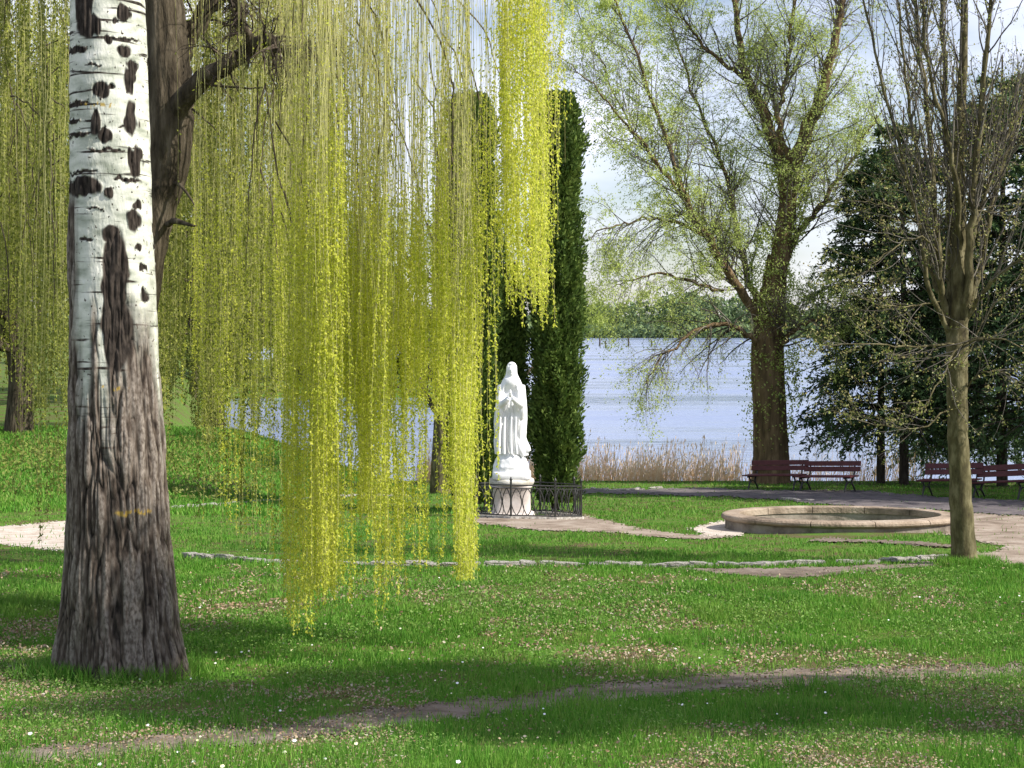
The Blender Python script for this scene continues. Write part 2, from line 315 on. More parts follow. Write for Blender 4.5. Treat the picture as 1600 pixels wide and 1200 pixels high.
for q, (k, (mn, poly)) in enumerate(PATHS.items()):
    a = np.array(poly, float); sx, sy = (3, .8) if k != 'front' else (3, 1.2)
    gx = np.arange(a[:, 0].min()-8, a[:, 0].max()+8, sx); gy = np.arange(a[:, 1].min()-5, a[:, 1].max()+5, sy)
    GX, GY = np.meshgrid(gx, gy); pt = G(GX, GY); pt[..., 2] += .007+.0025*q if k != 'front' else .006
    n = len(gx); i0 = (np.arange(len(gy)-1)[:, None]*n+np.arange(n-1)[None]).ravel()
    sg = (9, 3.2) if k == 'front' else (5, .7); keep = path_mask(GX[:-1, :-1]+sx/2+RP.normal(0, sg[0], GX[:-1, :-1].shape), GY[:-1, :-1]+sy/2+RP.normal(0, sg[1], GX[:-1, :-1].shape), k).ravel(); i0 = i0[keep]
    fc = np.stack([i0, i0+n, i0+n+1, i0+1], 1); used, inv = np.unique(fc, return_inverse=True)
    b = MB(); b.add(pt.reshape(-1, 3)[used], inv.reshape(fc.shape)); tag(b.build('path', M[mn]), kind='structure')

def basin_mask(x, y): return ((x-1312)/186)**2+((y-818)/24)**2 < 1
def ground_pts(rng, n, x0, x1, y0, y1, dens=None):
    x = rng.uniform(x0, x1, n); y = rng.uniform(y0, y1, n)
    if dens is not None: k = rng.uniform(size=n) < dens(x, y); x, y = x[k], y[k]
    return x, y, G(x, y)
def dryness(X, Y):                                        # 0 lush .. 1 bare with dead leaves
    n = fbm(X*.8, Y*.45, 0, 31, 4)
    return sstep(.02, .22, n+.16*sstep(19, 13, Y)-.07)
rng = np.random.default_rng(5)
def scatter_grass():
    b = MB()
    for n, y0, y1, hh in ((230000, 745, 900, .05), (270000, 880, 1010, .055), (260000, 1000, 1290, .055)):
        x, y, g = ground_pts(rng, n, -420, 2020, y0, y1)
        pm = path_mask(x, y); creep = rng.uniform(size=len(x)) < np.where(y > 1000, .34, .10)*sstep(-.1, .35, fbm(g[:, 0]*1.5, g[:, 1]*1.5, 0, 88, 4)+.12)
        k = (~pm | creep) & ~basin_mask(x, y) & (rng.uniform(size=len(x)) > .6*dryness(g[:, 0], g[:, 1])) & (g[:, 1] < 47.5)
        g = g[k]; N = len(g); s = F/g[:, 1]; wd = np.maximum(.004, 1.7/s); h = hh*rng.uniform(.45, 1.3, N)*(1+.5*fbm(g[:, 0]*1.5, g[:, 1]*1.5, 0, 7)); h = np.maximum(h*(1+1.1*np.clip(fbm(g[:, 0]*2.2, g[:, 1]*1.6, 0, 57), -.6, .6)), 2.0/s)
        d = np.stack([rng.normal(0, .35, N), rng.normal(0, .35, N), np.ones(N)], 1); a = rng.uniform(0, math.pi, N)
        s_ = np.stack([np.cos(a), np.sin(a), np.zeros(N)], 1)*wd[:, None]*.5; g[:, 2] -= .004
        tip = g+nrm(d)*h[:, None]; mid = g+nrm(d)*h[:, None]*.5-np.array([0, 0, .004])
        b.add(np.stack([g-s_, g+s_, mid+s_*.9, tip], 1), np.arange(N*4).reshape(N, 4))
    N = 5000; a = rng.uniform(0, 6.283, N); r = .36+np.abs(rng.normal(0, .13, N)); X = -2.68+r*np.cos(a); Y = 10.4+r*np.sin(a); g = np.stack([X, Y, Z(X, Y)-.01], 1); s_ = np.stack([np.cos(a*7), np.sin(a*7), 0*a], 1)*.004; d = (np.stack([rng.normal(0, .4, N), rng.normal(0, .4, N), np.ones(N)], 1))*rng.uniform(.05, .17, N)[:, None]
    b.add(np.stack([g-s_, g+s_, g+d*.5+s_*.8, g+d], 1), np.arange(N*4).reshape(N, 4))
    N = 2500; a = rng.uniform(0, 6.283, N); r = .16+np.abs(rng.normal(0, .12, N)); X = 5.34+r*np.cos(a); Y = 18.1+r*np.sin(a)-.1; g = np.stack([X, Y, Z(X, Y)-.01], 1); s_ = np.stack([np.cos(a*7), np.sin(a*7), 0*a], 1)*.006; d = (np.stack([rng.normal(0, .4, N), rng.normal(0, .4, N), np.ones(N)], 1))*rng.uniform(.05, .15, N)[:, None]
    b.add(np.stack([g-s_, g+s_, g+d*.5+s_*.8, g+d], 1), np.arange(N*4).reshape(N, 4))
    # left bank lawn, above the paths
    X = rng.uniform(-24, -4.5, 90000); Y = rng.uniform(28, 50, 90000); N = len(X); g = np.stack([X, Y, Z(X, Y)], 1)
    h = rng.uniform(.05, .13, N); a = rng.uniform(0, math.pi, N); s_ = np.stack([np.cos(a), np.sin(a), 0*a], 1)*.02
    d = np.stack([rng.normal(0, .35, N), rng.normal(0, .35, N), np.ones(N)], 1)*h[:, None]
    b.add(np.stack([g-s_, g+s_, g+d*.5+s_*.8, g+d], 1), np.arange(N*4).reshape(N, 4))
    tag(b.build('grass', M['grass'], smooth=False), 'bright green spring lawn growing over the slope between the paths', 'grass', kind='stuff')
scatter_grass()
def scatter_litter():
    b = MB()
    x, y, g = ground_pts(rng, 260000, -350, 1950, 885, 1280)
    k = (~path_mask(x, y) | (rng.uniform(size=len(x)) < .35)) & (rng.uniform(size=len(x)) < .04+.6*dryness(g[:, 0], g[:, 1])*sstep(-.5, .3, noise3(g[:, 0]*5, g[:, 1]*3, 0, 66))); g = g[k]; N = len(g)
    g[:, 2] += rng.uniform(.006, .04, N); d = rng.normal(size=(N, 3))*[1, 1, .35]
    q = np.clip(g[:, 1]/12, .5, 1.2); leaves(b, g, d, q*rng.uniform(.012, .036, N), q*rng.uniform(.009, .026, N), rng)
    tag(b.build('leaf_litter', M['litter'], smooth=False), 'brown dead leaves lying among the foreground grass', 'leaf litter', kind='stuff')
    b = MB(); x, y, g = ground_pts(rng, 220000, -350, 1950, 860, 1280); pn = fbm(g[:, 0]*1.4, g[:, 1]*.9, 0, 91, 4)
    k = ~path_mask(x, y) & ~basin_mask(x, y) & (rng.uniform(size=len(x)) < .06+.7*sstep(.0, .25, pn)); g = g[k]; N = len(g); g[:, 2] += rng.uniform(.02, .07, N)
    q = np.clip(g[:, 1]/13, .45, 1.1); leaves(b, g, rng.normal(size=(N, 3))*[1, 1, .5]+[0, 0, .25], q*rng.uniform(.012, .036, N), q*rng.uniform(.008, .02, N), rng)
    tag(b.build('clover_and_weeds', M['weed'], smooth=False), 'light green clover and weeds spread through the foreground lawn', 'weeds', kind='stuff')
    b = MB(); x, y, g = ground_pts(rng, 260, -350, 1950, 850, 1250); k = ~path_mask(x, y) & (noise3(g[:, 0]*.6, g[:, 1]*.6, 0, 4) > -.1) & ~basin_mask(x, y); g = g[k]; N = len(g)
    g[:, 2] += rng.uniform(.035, .06, N); r = rng.uniform(.005, .011, N)[:, None]
    a = np.arange(5)*2*math.pi/5; ring = np.stack([np.cos(a), np.sin(a)*.8, .5*np.sin(a)], 1)
    b.add(g[:, None]+r[:, None]*ring[None], np.arange(N*5).reshape(N, 5))
    tag(b.build('daisies', M['flower'], smooth=False), 'tiny white daisies dotted through the lawn', 'flowers', kind='stuff')
scatter_litter()

# kerb stones edging the paths
def kerb(rows, label, group, h, stones=[]):
    r = smooth_line(rows, 400); pts = G(r[:, 0], r[:, 1]); seg = np.linalg.norm(np.diff(pts[:, :2], axis=0), axis=1); cum = np.concatenate([[0], np.cumsum(seg)])
    if not stones:
        for q in range(5):
            rg = np.random.default_rng(100+q); n = 6; c = np.array([[i, j, k] for i in np.linspace(-.5, .5, n) for j in np.linspace(-.5, .5, n) for k in np.linspace(-.5, .5, n)])
            c = c[np.abs(c).max(1) > .49]
            import bmesh
            bm = bmesh.new(); bmesh.ops.create_cube(bm, size=1); bmesh.ops.subdivide_edges(bm, edges=bm.edges[:], cuts=4, use_grid_fill=True)
            for v in bm.verts:
                p = np.array(v.co); L = np.linalg.norm(p); p = p*(.62+.38*(.5/ max(L, .5)))*1.1
                p = p*(1+.5*float(fbm(p[0]*3+q*7, p[1]*3, p[2]*3, 5, 3))); v.co = Vector(p)
            me = bpy.data.meshes.new('kerb_stone'); bm.to_mesh(me); bm.free(); me.materials.append(M['kerb']); stones.append(me)
    s = 0
    while s < cum[-1]:
        ln = rng.uniform(.10, .30); t = s+ln/2
        if rng.uniform() > .04 and t < cum[-1]:
            x = np.interp(t, cum, pts[:, 0]); y = np.interp(t, cum, pts[:, 1]); x2 = np.interp(t+.1, cum, pts[:, 0]); y2 = np.interp(t+.1, cum, pts[:, 1])
            o = bpy.data.objects.new('kerb_stone', stones[int(rng.integers(5))]); COL.objects.link(o)
            o.location = (x+rng.normal(0, .015), y+rng.normal(0, .02), Z(x, y)+.012); o.scale = (ln*1.05, rng.uniform(.08, .14), h*rng.uniform(.5, 1.1))
            o.rotation_euler = (rng.normal(0, .08), rng.normal(0, .08), math.atan2(y2-y, x2-x)+rng.normal(0, .06)); tag(o, label, 'kerb stone', group)
        s += ln+rng.uniform(.0, .03)
kerb([(268, 870), (345, 874), (430, 880), (560, 884), (700, 884), (880, 884), (1000, 886), (1110, 886), (1200, 884), (1320, 882), (1400, 878), (1476, 872)],
     'rough pale stone in the long kerb along the near edge of the lawn', 'stones edging the near side of the lawn', .085)
kerb([(255, 797), (340, 790), (450, 782), (545, 776), (640, 775)], 'pale stone in the far kerb behind the hanging willow strands', 'stones edging the far side of the lawn', .09)
kerb([(925, 765), (975, 767), (1030, 763)], 'small pale stone beside the dark path right of the fence', 'stones by the start of the shaded path', .08)
kerb([(1222, 781), (1266, 783)], 'pale stone on the lawn edge below the left pair of benches', 'stones below the left benches', .07)
kerb([(1385, 796), (1455, 799)], 'pale stone at the path edge behind the round basin', 'stones behind the basin', .07)

# ------------------------------------------------------------------ reeds and undergrowth
b = MB(); n = 8000; X = rng.uniform(-3, 13, n); Y = rng.uniform(47.3, 51.5, n)
k = rng.uniform(size=n) < np.where(X < 7.2, 1, .28)*(.45+.55*sstep(-.4, .3, noise3(X*.9, Y*.5, 0, 9))); X, Y = X[k], Y[k]; n = len(X)
h = (.3+1.25*rng.uniform(0, 1, n)**2.6)*(.8+.5*fbm(X*.7, Y*.3, 0, 12)); g = np.stack([X, Y, Z(X, Y)-.05], 1)
d = np.stack([rng.normal(.05, .16, n), rng.normal(0, .16, n), np.ones(n)], 1)
h = h+np.maximum(0, (5.0-(CZ-g[:, 2]))*-1)*.7
pt, r = grow(rng, g, d, h, rng.uniform(.006, .012, n), 4, .05, (.4, 0, -1), .05, .4); tubes(b, pt, r, 3)
j = rng.uniform(size=n) < .6; leaves(b, pt[j, 2], d[j]+rng.normal(0, .6, (j.sum(), 3)), .3, .025, rng); leaves(b, pt[j, 3], d[j], .16, .04, rng)
tag(b.build('reeds', M['reed'], smooth=False), 'dry golden reeds along the lake shore', 'reeds', kind='stuff')
b = MB(); n = 26000; X = rng.uniform(-22, -5.5, n); Y = rng.uniform(31, 47, n)
k = rng.uniform(size=n) < sstep(0, .25, fbm(X*.35, Y*.3, 0, 41)+.2*(Y < 37)-.05); X, Y = X[k], Y[k]; n = len(X)
g = np.stack([X, Y, Z(X, Y)+rng.uniform(0, .35, n)**1.3], 1); leaves(b, g, rng.normal(size=(n, 3))+[0, 0, .6], rng.uniform(.05, .12, n), rng.uniform(.03, .07, n), rng)
tag(b.build('undergrowth', M['far_leaf'], smooth=False), 'low tangled undergrowth on the grassy bank at left', 'undergrowth', kind='stuff')

# ------------------------------------------------------------------ white-barked tree, left foreground
def birch():
    Y0 = 10.4; yb = 1085.; cx0 = (182-CX)/F*Y0; base = np.array([cx0, Y0, Z(cx0, Y0)])
    T = thing('white_bark_tree', base, 'big tree with white scarred bark above and grey furrowed bark below, in the left foreground', 'tree')
    ypx = np.linspace(1120, -420, 860); L = np.interp(ypx, [-420, 0, 300, 600, 800, 880, 950, 1010, 1060, 1120], [120, 112, 111, 112, 110, 109, 108, 108, 108, 106])
    R = np.interp(ypx, [-420, 0, 300, 600, 800, 900, 1000, 1060, 1120], [214, 225, 236, 246, 259, 266, 276, 287, 296])
    kk = np.ones(41)/41; L = np.convolve(np.pad(L, 20, mode='edge'), kk, 'valid'); R = np.convolve(np.pad(R, 20, mode='edge'), kk, 'valid')
    na = 420; th = np.arange(na)*2*math.pi/na; TH, YP = np.meshgrid(th, ypx)
    rad = ((R-L)/2/F*Y0)[:, None]; cx = (((L+R)/2-CX)/F*Y0)[:, None]; z = (CZ-(ypx-HY)/F*Y0)[:, None]+0*TH
    sx, sy = np.sin(TH), -np.cos(TH)                      # TH = 0 faces the camera
    xs = CX+F*(cx+rad*sx)/Y0
    nn = fbm(sx*2, sy*2, z*1.5, 21)
    rough = sstep(420, 640, YP+190*nn+130*noise3(sx*5, sy*5, z*1.3, 8)); left = (1-sstep(-.82, -.58, sx+.10*nn))*sstep(285, 330, YP)  # left: dark bark edge that also paints the trunk's shaded side
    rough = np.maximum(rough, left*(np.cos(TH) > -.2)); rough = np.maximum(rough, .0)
    scars = [(146, 5, 17, 55, 1), (155, 52, 22, 18, 1), (196, 2, 8, 6, 0), (205, 30, 8, 14, 0), (207, 88, 8, 11, 0), (196, 45, 4, 6, 0), (184, 72, 6, 6, 0), (204, 68, 22, 3, 0), (172, 148, 13, 13, 0), (187, 142, 5, 5, 0), (217, 110, 6, 10, 0), (213, 132, 8, 20, 0), (215, 188, 9, 27, 0), (166, 200, 9, 22, 0), (181, 220, 11, 12, 0), (132, 168, 24, 4, 0), (126, 195, 16, 4, 0), (134, 217, 26, 4, 0), (180, 240, 27, 3, 0), (221, 256, 8, 26, 0), (140, 275, 32, 3, 0), (142, 296, 33, 15, 1), (186, 305, 7, 10, 0), (210, 285, 18, 4, 0), (223, 322, 6, 9, 0), (219, 347, 9, 17, 0), (188, 368, 15, 14, 1), (194, 440, 19, 85, 1), (198, 520, 22, 60, 1), (226, 388, 4, 6, 0), (231, 420, 4, 8, 0), (232, 460, 4, 11, 0), (130, 85, 22, 6, 0), (165, 330, 14, 2, 0), (160, 110, 14, 2, 0), (150, 378, 12, 3, 0), (204, 204, 7, 2, 0)]
    rs = np.random.default_rng(3)
    for _ in range(60): scars.append((0, rs.uniform(-420, 500), rs.uniform(5, 16), rs.uniform(4, 20), rs.uniform(1.2, 5.0)))   # round the back and above
    scar = np.zeros_like(TH); wx = 4*noise3(sx*9, sy*9, z*12, 2); front = np.cos(TH) > -.05
    for (a, bb, wv, hv, kd) in scars:
        if kd > 1.1:
            dx = ((TH-kd+math.pi) % (2*math.pi)-math.pi)*58; ok = ~front
        else: dx = xs-a; ok = front
        d = np.abs((dx+wx)/wv)**2.2+np.abs((YP-bb+wx)/hv)**2.2
        scar = np.maximum(scar, np.where(ok, 1-sstep(.75, 1.2, d), 0))
    lich = np.zeros_like(TH)
    for (a, bb, wv, hv) in ((170, 172, 28, 4), (192, 603, 22, 3), (222, 793, 24, 5)):
        lich = np.maximum(lich, np.where(front, (1-sstep(.5, 1.3, ((xs-a)/wv)**2+((YP-bb+wx)/hv)**2)), 0)*(noise3(sx*22, sy*22, z*20, 6) > 0)*.8)
    # furrows: ridges running up the trunk, joining and parting
    wob = .5*noise3(sx*3, sy*3, z*2.2, 5)
    f1 = np.abs(noise3(sx*8+1.6*wob+.5*noise3(sx*9, sy*9, z*7, 33), sy*8+1.6*wob, z*2.4, 14)); f2 = np.abs(noise3(sx*15+2*wob, sy*15, z*4.2, 15))
    fur = np.clip(.62*np.sqrt(f1*1.6)+.38*np.sqrt(f2*1.6), 0, 1)
    rm = np.clip(rough+.8*scar, 0, 1)
    disp = rm*(fur*.046-.024)-scar*.006+(1-rm)*.004*noise3(sx*3, sy*3, z*12, 9)
    h = np.clip((YP-760)/300, 0, 1.2)
    lobes = .5+.5*np.cos(TH*5+.6+.7*np.sin(z*2)); fl = h**2.8*.13*lobes**2*(.6+.8*noise3(sx*2.5, sy*2.5, 0, 71)**2)+h**2*.03
    butt = np.exp(-((TH-(2*math.pi-1.95)+math.pi) % (2*math.pi)-math.pi)**2/.10)*np.clip((YP-790)/230, 0, 1.4)**1.5*.17
    r = rad+disp+fl+butt+.012*noise3(sx*1.5, sy*1.5, z*1.2, 30)
    V = np.stack([cx+r*sx, Y0+r*sy, z-.05*h], -1); n, m = TH.shape
    i = np.arange(n-1)[:, None]*m; j = np.arange(m)[None]; j2 = (j+1) % m
    Fc = np.stack([i+j, i+j2, i+m+j2, i+m+j], -1).reshape(-1, 4)
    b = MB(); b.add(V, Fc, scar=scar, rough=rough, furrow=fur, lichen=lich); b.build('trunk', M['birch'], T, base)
    rg = np.random.default_rng(8); b = MB(); lf = MB(); top = V[-1].mean(0)
    S = np.array([top+[0, 0, -.1]]*4+[top-[0, 0, .4]]*3); dr = np.array([[.2, .1, 1], [-.5, .2, .9], [.3, -.4, .9], [-.2, .5, 1], [-.9, -.2, .7], [.8, .3, .8], [-.6, .7, .7]])
    p1, r1 = grow(rg, S, dr, np.full(7, 3.4), np.array([.17, .12, .12, .12, .08, .08, .08]), 8, .12, (0, 0, 1), .05, .25); tubes(b, p1, r1, 8)
    p2, r2 = grow(rg, *kids(rg, p1, r1, 8, .25, 1, (30, 60), (.35, .6), .5), 6, .18, (0, 0, 1), .05, .3); tubes(b, p2, r2, 5)
    p3, r3 = grow(rg, *kids(rg, p2, r2, 7, .2, 1, (30, 70), (.3, .6), .5), 5, .2, (0, 0, 1), .0, .4); tubes(b, p3, r3, 3)
    q = p3[:, 2:].reshape(-1, 3); q = np.repeat(q, 4, 0)+rg.normal(0, .05, (len(q)*4, 3)); leaves(lf, q, rg.normal(size=q.shape), .05, .035, rg)
    b.build('limbs', M['twig_pale'], T, base); lf.build('crown', M['bud'], T, base, False)
birch()

# ------------------------------------------------------------------ hanging willow strands
def strands(rg, stem, leaf, x0, x1, yt, yb, n, Y0, Y1, lstart=-300, dens=1., size=.025, drift=.02, gapn=0., spacing=.0085):
    """strands hung between photo columns x0..x1, from rows yt to rows yb, leaves only below row lstart"""
    nc = max(3, int((x1-x0)/9)); ci = rg.integers(0, nc, n); cx_ = rg.uniform(x0, x1, nc); cy_ = rg.uniform(Y0, Y1, nc); cw = rg.uniform(size=n) < .75
    x = np.where(cw, cx_[ci]+rg.normal(0, 3.2, n), rg.uniform(x0, x1, n)); Y = np.where(cw, cy_[ci]+rg.normal(0, .12, n), rg.uniform(Y0, Y1, n))
    if gapn: k = noise3(x*.045, Y*.6, 0, int(x0*7+n) % 97) > gapn-1; x, Y = x[k], Y[k]; n = len(x)
    top = rg.uniform(yt[0], yt[1], n); bot = yb[0]+(yb[1]-yb[0])*np.clip(.5+.62*noise3(x*.055, 0*x, 0, int(x1) % 89)+rg.normal(0, .16, n), 0, 1)
    K = 12; t = np.linspace(0, 1, K)[None]; X = (x-CX)/F*Y; zt = CZ-(top-HY)/F*Y; zb = CZ-(bot-HY)/F*Y; zb = np.maximum(zb, Z(X, Y)+.06)
    ph = rg.uniform(0, 6.28, (n, 1)); am = rg.uniform(.3, 1, (n, 1))**2*drift*3.2
    ln = (zt-zb)[:, None]
    px = X[:, None]+am*np.sin(t*ln*1.6+ph)+rg.normal(0, .015, (n, 1))*t*ln*.6; py = Y[:, None]+am*np.cos(t*ln*1.3+ph*2)
    Pt = np.stack([px, py, zt[:, None]-ln*t], -1); tubes(stem, Pt, np.linspace(.0020, .0010, K)[None]*np.ones((n, 1)), 3)
    M_ = (np.maximum(.1, ln[:, 0])/spacing*dens).astype(int); M_ = np.minimum(M_, 2500); par = np.repeat(np.arange(n), M_); tt = rg.uniform(0, 1, len(par))*(K-1)
    i = np.minimum(tt.astype(int), K-2); f = (tt-i)[:, None]; c = Pt[par, i]*(1-f)+Pt[par, i+1]*f
    yy = HY+F*(CZ-c[:, 2])/c[:, 1]; ls = lstart+90*noise3(par*.37, 0*par, 0, 5)+40
    k = rg.uniform(size=len(c)) < .05+.95*sstep(ls-130, ls+60, yy)
    k &= noise3(par*3.1, c[:, 2]*2.2, 0, 55) > -.55
    c = c[k]; N = len(c); d = np.stack([rg.normal(0, .55, N), rg.normal(0, .55, N), -np.ones(N)*rg.uniform(.3, 1.2, N)], 1)
    leaves(leaf, c+rg.normal(0, .006, (N, 3)), d, size*rg.uniform(.6, 1.3, N), size*.52*rg.uniform(.7, 1.3, N), rg)

def willow_near():
    rg = np.random.default_rng(12); X0 = (188-CX)/F*14; base = np.array([X0, 14, Z(X0, 14)])
    T = thing('weeping_willow', base, 'weeping willow behind the white-barked tree, its bright yellow-green strands hanging over the lawn', 'tree')
    tr = MB()
    limb_px(tr, [(185, 985, 14, .34), (188, 860, 14, .25), (200, 600, 14, .20), (222, 440, 14, .17), (246, 330, 14, .165), (262, 250, 14, .20), (264, 170, 14, .22), (258, 60, 14, .20), (250, -80, 14, .18), (240, -320, 14, .14)], 20, 60, rg, .006)
    tr.build('trunk', M['bark_willow'], T, base)
    main = []
    for rows in ([(268, 215, 14, .12), (300, 140, 13.8, .095), (350, 105, 13.6, .08), (395, 72, 13.4, .065), (420, 62, 13.2, .05), (440, 80, 13.1, .035), (475, 88, 13, .03), (530, 70, 12.8, .02)],
                 [(262, 150, 14, .13), (280, 80, 14.2, .11), (310, 35, 14.3, .09), (350, -15, 14.4, .08), (400, -90, 14.3, .06), (500, -170, 14, .05), (620, -200, 13.5, .04)],
                 [(395, 75, 13.4, .05), (380, 40, 13.3, .04), (365, -10, 13.2, .035), (350, -80, 13, .03)],
                 [(250, -80, 14, .13), (330, -200, 13.4, .11), (450, -260, 12.6, .09), (600, -280, 12.1, .07), (740, -270, 11.9, .05), (860, -230, 11.8, .03)],
                 [(248, -150, 14, .11), (300, -300, 13, .08), (450, -370, 11.8, .06), (620, -360, 11.2, .04)],
                 [(245, -60, 14, .11), (150, -180, 15, .09), (60, -230, 16.5, .07), (-60, -220, 18, .04)],
                 [(250, -120, 14, .1), (230, -260, 16, .08), (260, -320, 18, .06), (330, -330, 19.5, .04)]):
        m = MB(); main.append(limb_px(m, rows, 10, 26, rg, .012)); m.build('limb', M['bark_willow'], T, base)
    for rows in ([(262, 350, 13.9, .03), (275, 345, 13.7, .028), (300, 353, 13.5, .012), (308, 352, 13.5, .005)], [(268, 285, 13.9, .022), (285, 292, 13.8, .016), (303, 320, 13.7, .007)], [(330, 133, 13.7, .012), (395, 138, 13.6, .008), (410, 136, 13.5, .004)], [(300, 170, 13.7, .01), (330, 195, 13.7, .006), (345, 215, 13.6, .003)]):
        m = MB(); limb_px(m, rows, 6, 10, rg, .003); m.build('dead_branch', M['bark_willow'], T, base)
    tw = MB()
    for pt, r in main:                                   # arching twigs the strands hang from
        k1 = kids(rg, pt, r, 26, .25, 1, (35, 80), (.10, .24), .35, .014); p1, r1 = grow(rg, *k1, 8, .13, (0, 0, -1), .12, .3); tubes(tw, p1, r1, 5)
        k2 = kids(rg, p1, r1, 5, .2, 1, (25, 60), (.4, .9), .5, .005); p2, r2 = grow(rg, *k2, 8, .16, (0, 0, -1), .22, .3); tubes(tw, p2, r2, 3)
    for pt, r in main[:3]+main[5:6]:
        p1, r1 = grow(rg, *kids(rg, pt, r, 30, .2, 1, (30, 90), (.12, .3), .35, .012), 8, .22, (0, 0, 1), .0, .3); tubes(tw, p1, r1, 5); p2, r2 = grow(rg, *kids(rg, p1, r1, 7, .2, 1, (30, 80), (.3, .7), .5, .006), 7, .25, (0, 0, -1), .08, .3); tubes(tw, p2, r2, 4)
        p3, r3 = grow(rg, *kids(rg, p2, r2, 4, .2, 1, (30, 80), (.4, .9), .5, .003), 6, .2, (0, 0, -1), .2, .3); tubes(tw, p3, r3, 3)
    for q in range(80):
        if q > 50: x = rg.uniform(-40, 110); y = rg.uniform(-60, 350); Y = rg.uniform(14, 17); dx = rg.uniform(-70, 70); dy = rg.uniform(100, 320); limb_px(tw, [(x, y, Y, .008), (x+dx*.5, y+dy*.12, Y, .006), (x+dx*.9, y+dy*.5, Y, .005), (x+dx, y+dy, Y, .002)], 4, 12, rg, .01); continue
                                         # bare dark switches arching down through the curtain
        x = rg.uniform(380, 720); y = rg.uniform(-60, 330); Y = rg.uniform(12, 14); dx = rg.uniform(-40, 95); dy = rg.uniform(120, 320)
        limb_px(tw, [(x, y, Y, .007), (x+dx*.5, y+dy*.22, Y, .006), (x+dx*.85, y+dy*.6, Y, .004), (x+dx, y+dy, Y, .002)], 4, 12, rg, .006)
    limb_px(tw, [(640, -20, 12, .009), (690, 70, 12, .008), (706, 130, 12, .007), (712, 170, 12, .004)], 5, 14, rg, .003)
    limb_px(tw, [(415, 130, 13, .008), (432, 260, 13, .008), (452, 330, 13, .009), (462, 400, 13, .003)], 5, 14, rg, .003)
    tw.build('twigs', M['twig_dark'], T, base)
    st, lf = MB(), MB(); S = lambda *a, **k: strands(rg, st, lf, *a, **k)
    up = (-330, -220); mid = (-300, 230)
    S(535, 585, up, (600, 930), 45, 11.2, 12.8, lstart=250, size=.025)
    S(300, 460, mid, (560, 860), 90, 12.5, 14.5, lstart=300, size=.025, dens=.8)
    S(448, 545, up, (890, 990), 165, 11, 12.8, lstart=330, size=.025)
    S(455, 535, up, (500, 900), 60, 11, 12.8, lstart=200, size=.025)
    S(566, 668, mid, (800, 975), 125, 11, 12.8, lstart=360, size=.025)
    S(590, 700, mid, (520, 655), 110, 11, 12.8, lstart=360, size=.025)
    S(540, 600, mid, (450, 800), 55, 11.2, 13, lstart=420, size=.025, dens=.7)
    S(688, 742, mid, (760, 905), 85, 10.8, 12.3, lstart=420, size=.025)
    S(676, 705, mid, (430, 640), 28, 11, 12.3, lstart=240, size=.025)
    S(712, 770, mid, (380, 620), 22, 11, 12.5, lstart=200, size=.028, dens=.8)
    S(775, 850, up, (390, 530), 75, 10.8, 12, lstart=-60, size=.025)
    S(790, 845, up, (300, 450), 30, 10.8, 12, lstart=-80, size=.025)
    S(745, 800, up, (260, 400), 16, 10.8, 12, lstart=60, size=.025, dens=.7)
    S(742, 768, up, (500, 800), 9, 11, 12, lstart=250, size=.028, dens=.6)
    S(845, 884, up, (80, 420), 20, 11, 12, lstart=-40, size=.025, dens=.7)
    S(560, 720, up, (150, 420), 70, 11, 14, lstart=-60, size=.022, dens=.25)
    st.build('strands', M['twig'], T, base); lf.build('crown', M['willow_leaf'], T, base, False)
    st, lf = MB(), MB(); S = lambda *a, **k: strands(rg, st, lf, *a, **k)
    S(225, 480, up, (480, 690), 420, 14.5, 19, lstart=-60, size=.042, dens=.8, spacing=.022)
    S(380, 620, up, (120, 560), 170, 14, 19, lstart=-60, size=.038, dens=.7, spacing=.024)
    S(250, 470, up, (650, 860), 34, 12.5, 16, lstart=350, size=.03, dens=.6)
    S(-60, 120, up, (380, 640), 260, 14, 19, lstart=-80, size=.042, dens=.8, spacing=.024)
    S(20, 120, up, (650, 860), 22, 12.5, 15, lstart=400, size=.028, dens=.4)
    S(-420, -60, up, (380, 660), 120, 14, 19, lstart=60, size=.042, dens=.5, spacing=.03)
    st.build('inner_strands', M['twig'], T, base); lf.build('inner_crown', M['willow_leaf_shaded'], T, base, False)
willow_near()

def willow_far(x, yb, Y, label, seed, xr, n, dull=True):
    rg = np.random.default_rng(seed); X = (x-CX)/F*Y; base = np.array([X, Y, Z(X, Y)]); T = thing('weeping_willow', base, label, 'tree', None)
    tr = MB(); H = 9.; pts = smooth_line([(X, Y, base[2]-.2), (X+.1, Y, base[2]+1.5), (X-.1, Y, base[2]+3.2), (X+.1, Y, base[2]+5), (X, Y, base[2]+H)], 16); tubes(tr, pts, np.linspace(.42, .16, 16), 12); tr.build('trunk', M['bark_willow'], T, base)
    br = MB(); p0 = pts[None]; r0 = np.linspace(.42, .16, 16)[None]
    p1, r1 = grow(rg, *kids(rg, p0, r0, 16, .35, 1, (40, 70), (.4, .75), .45), 9, .12, (0, 0, 1), .03, .25); tubes(br, p1, r1, 6)
    p2, r2 = grow(rg, *kids(rg, p1, r1, 9, .3, 1, (30, 70), (.25, .5), .5), 7, .15, (0, 0, -1), .12, .3); tubes(br, p2, r2, 4); br.build('branches', M['bark_willow'], T, base)
    st, lf = MB(), MB(); strands(rg, st, lf, xr[0], xr[1], (-120, 240), (520, 668), n, Y-4, Y+4, lstart=0, size=.085, dens=1., spacing=.045, drift=.06, gapn=.7)
    strands(rg, st, lf, xr[0], xr[1], (-320, 100), (200, 520), n//2, Y-4, Y+4, lstart=-100, size=.085, dens=1., spacing=.05, drift=.06, gapn=.8)
    st.build('strands', M['twig'], T, base); lf.build('crown', M['willow_leaf_shaded'], T, base, False)
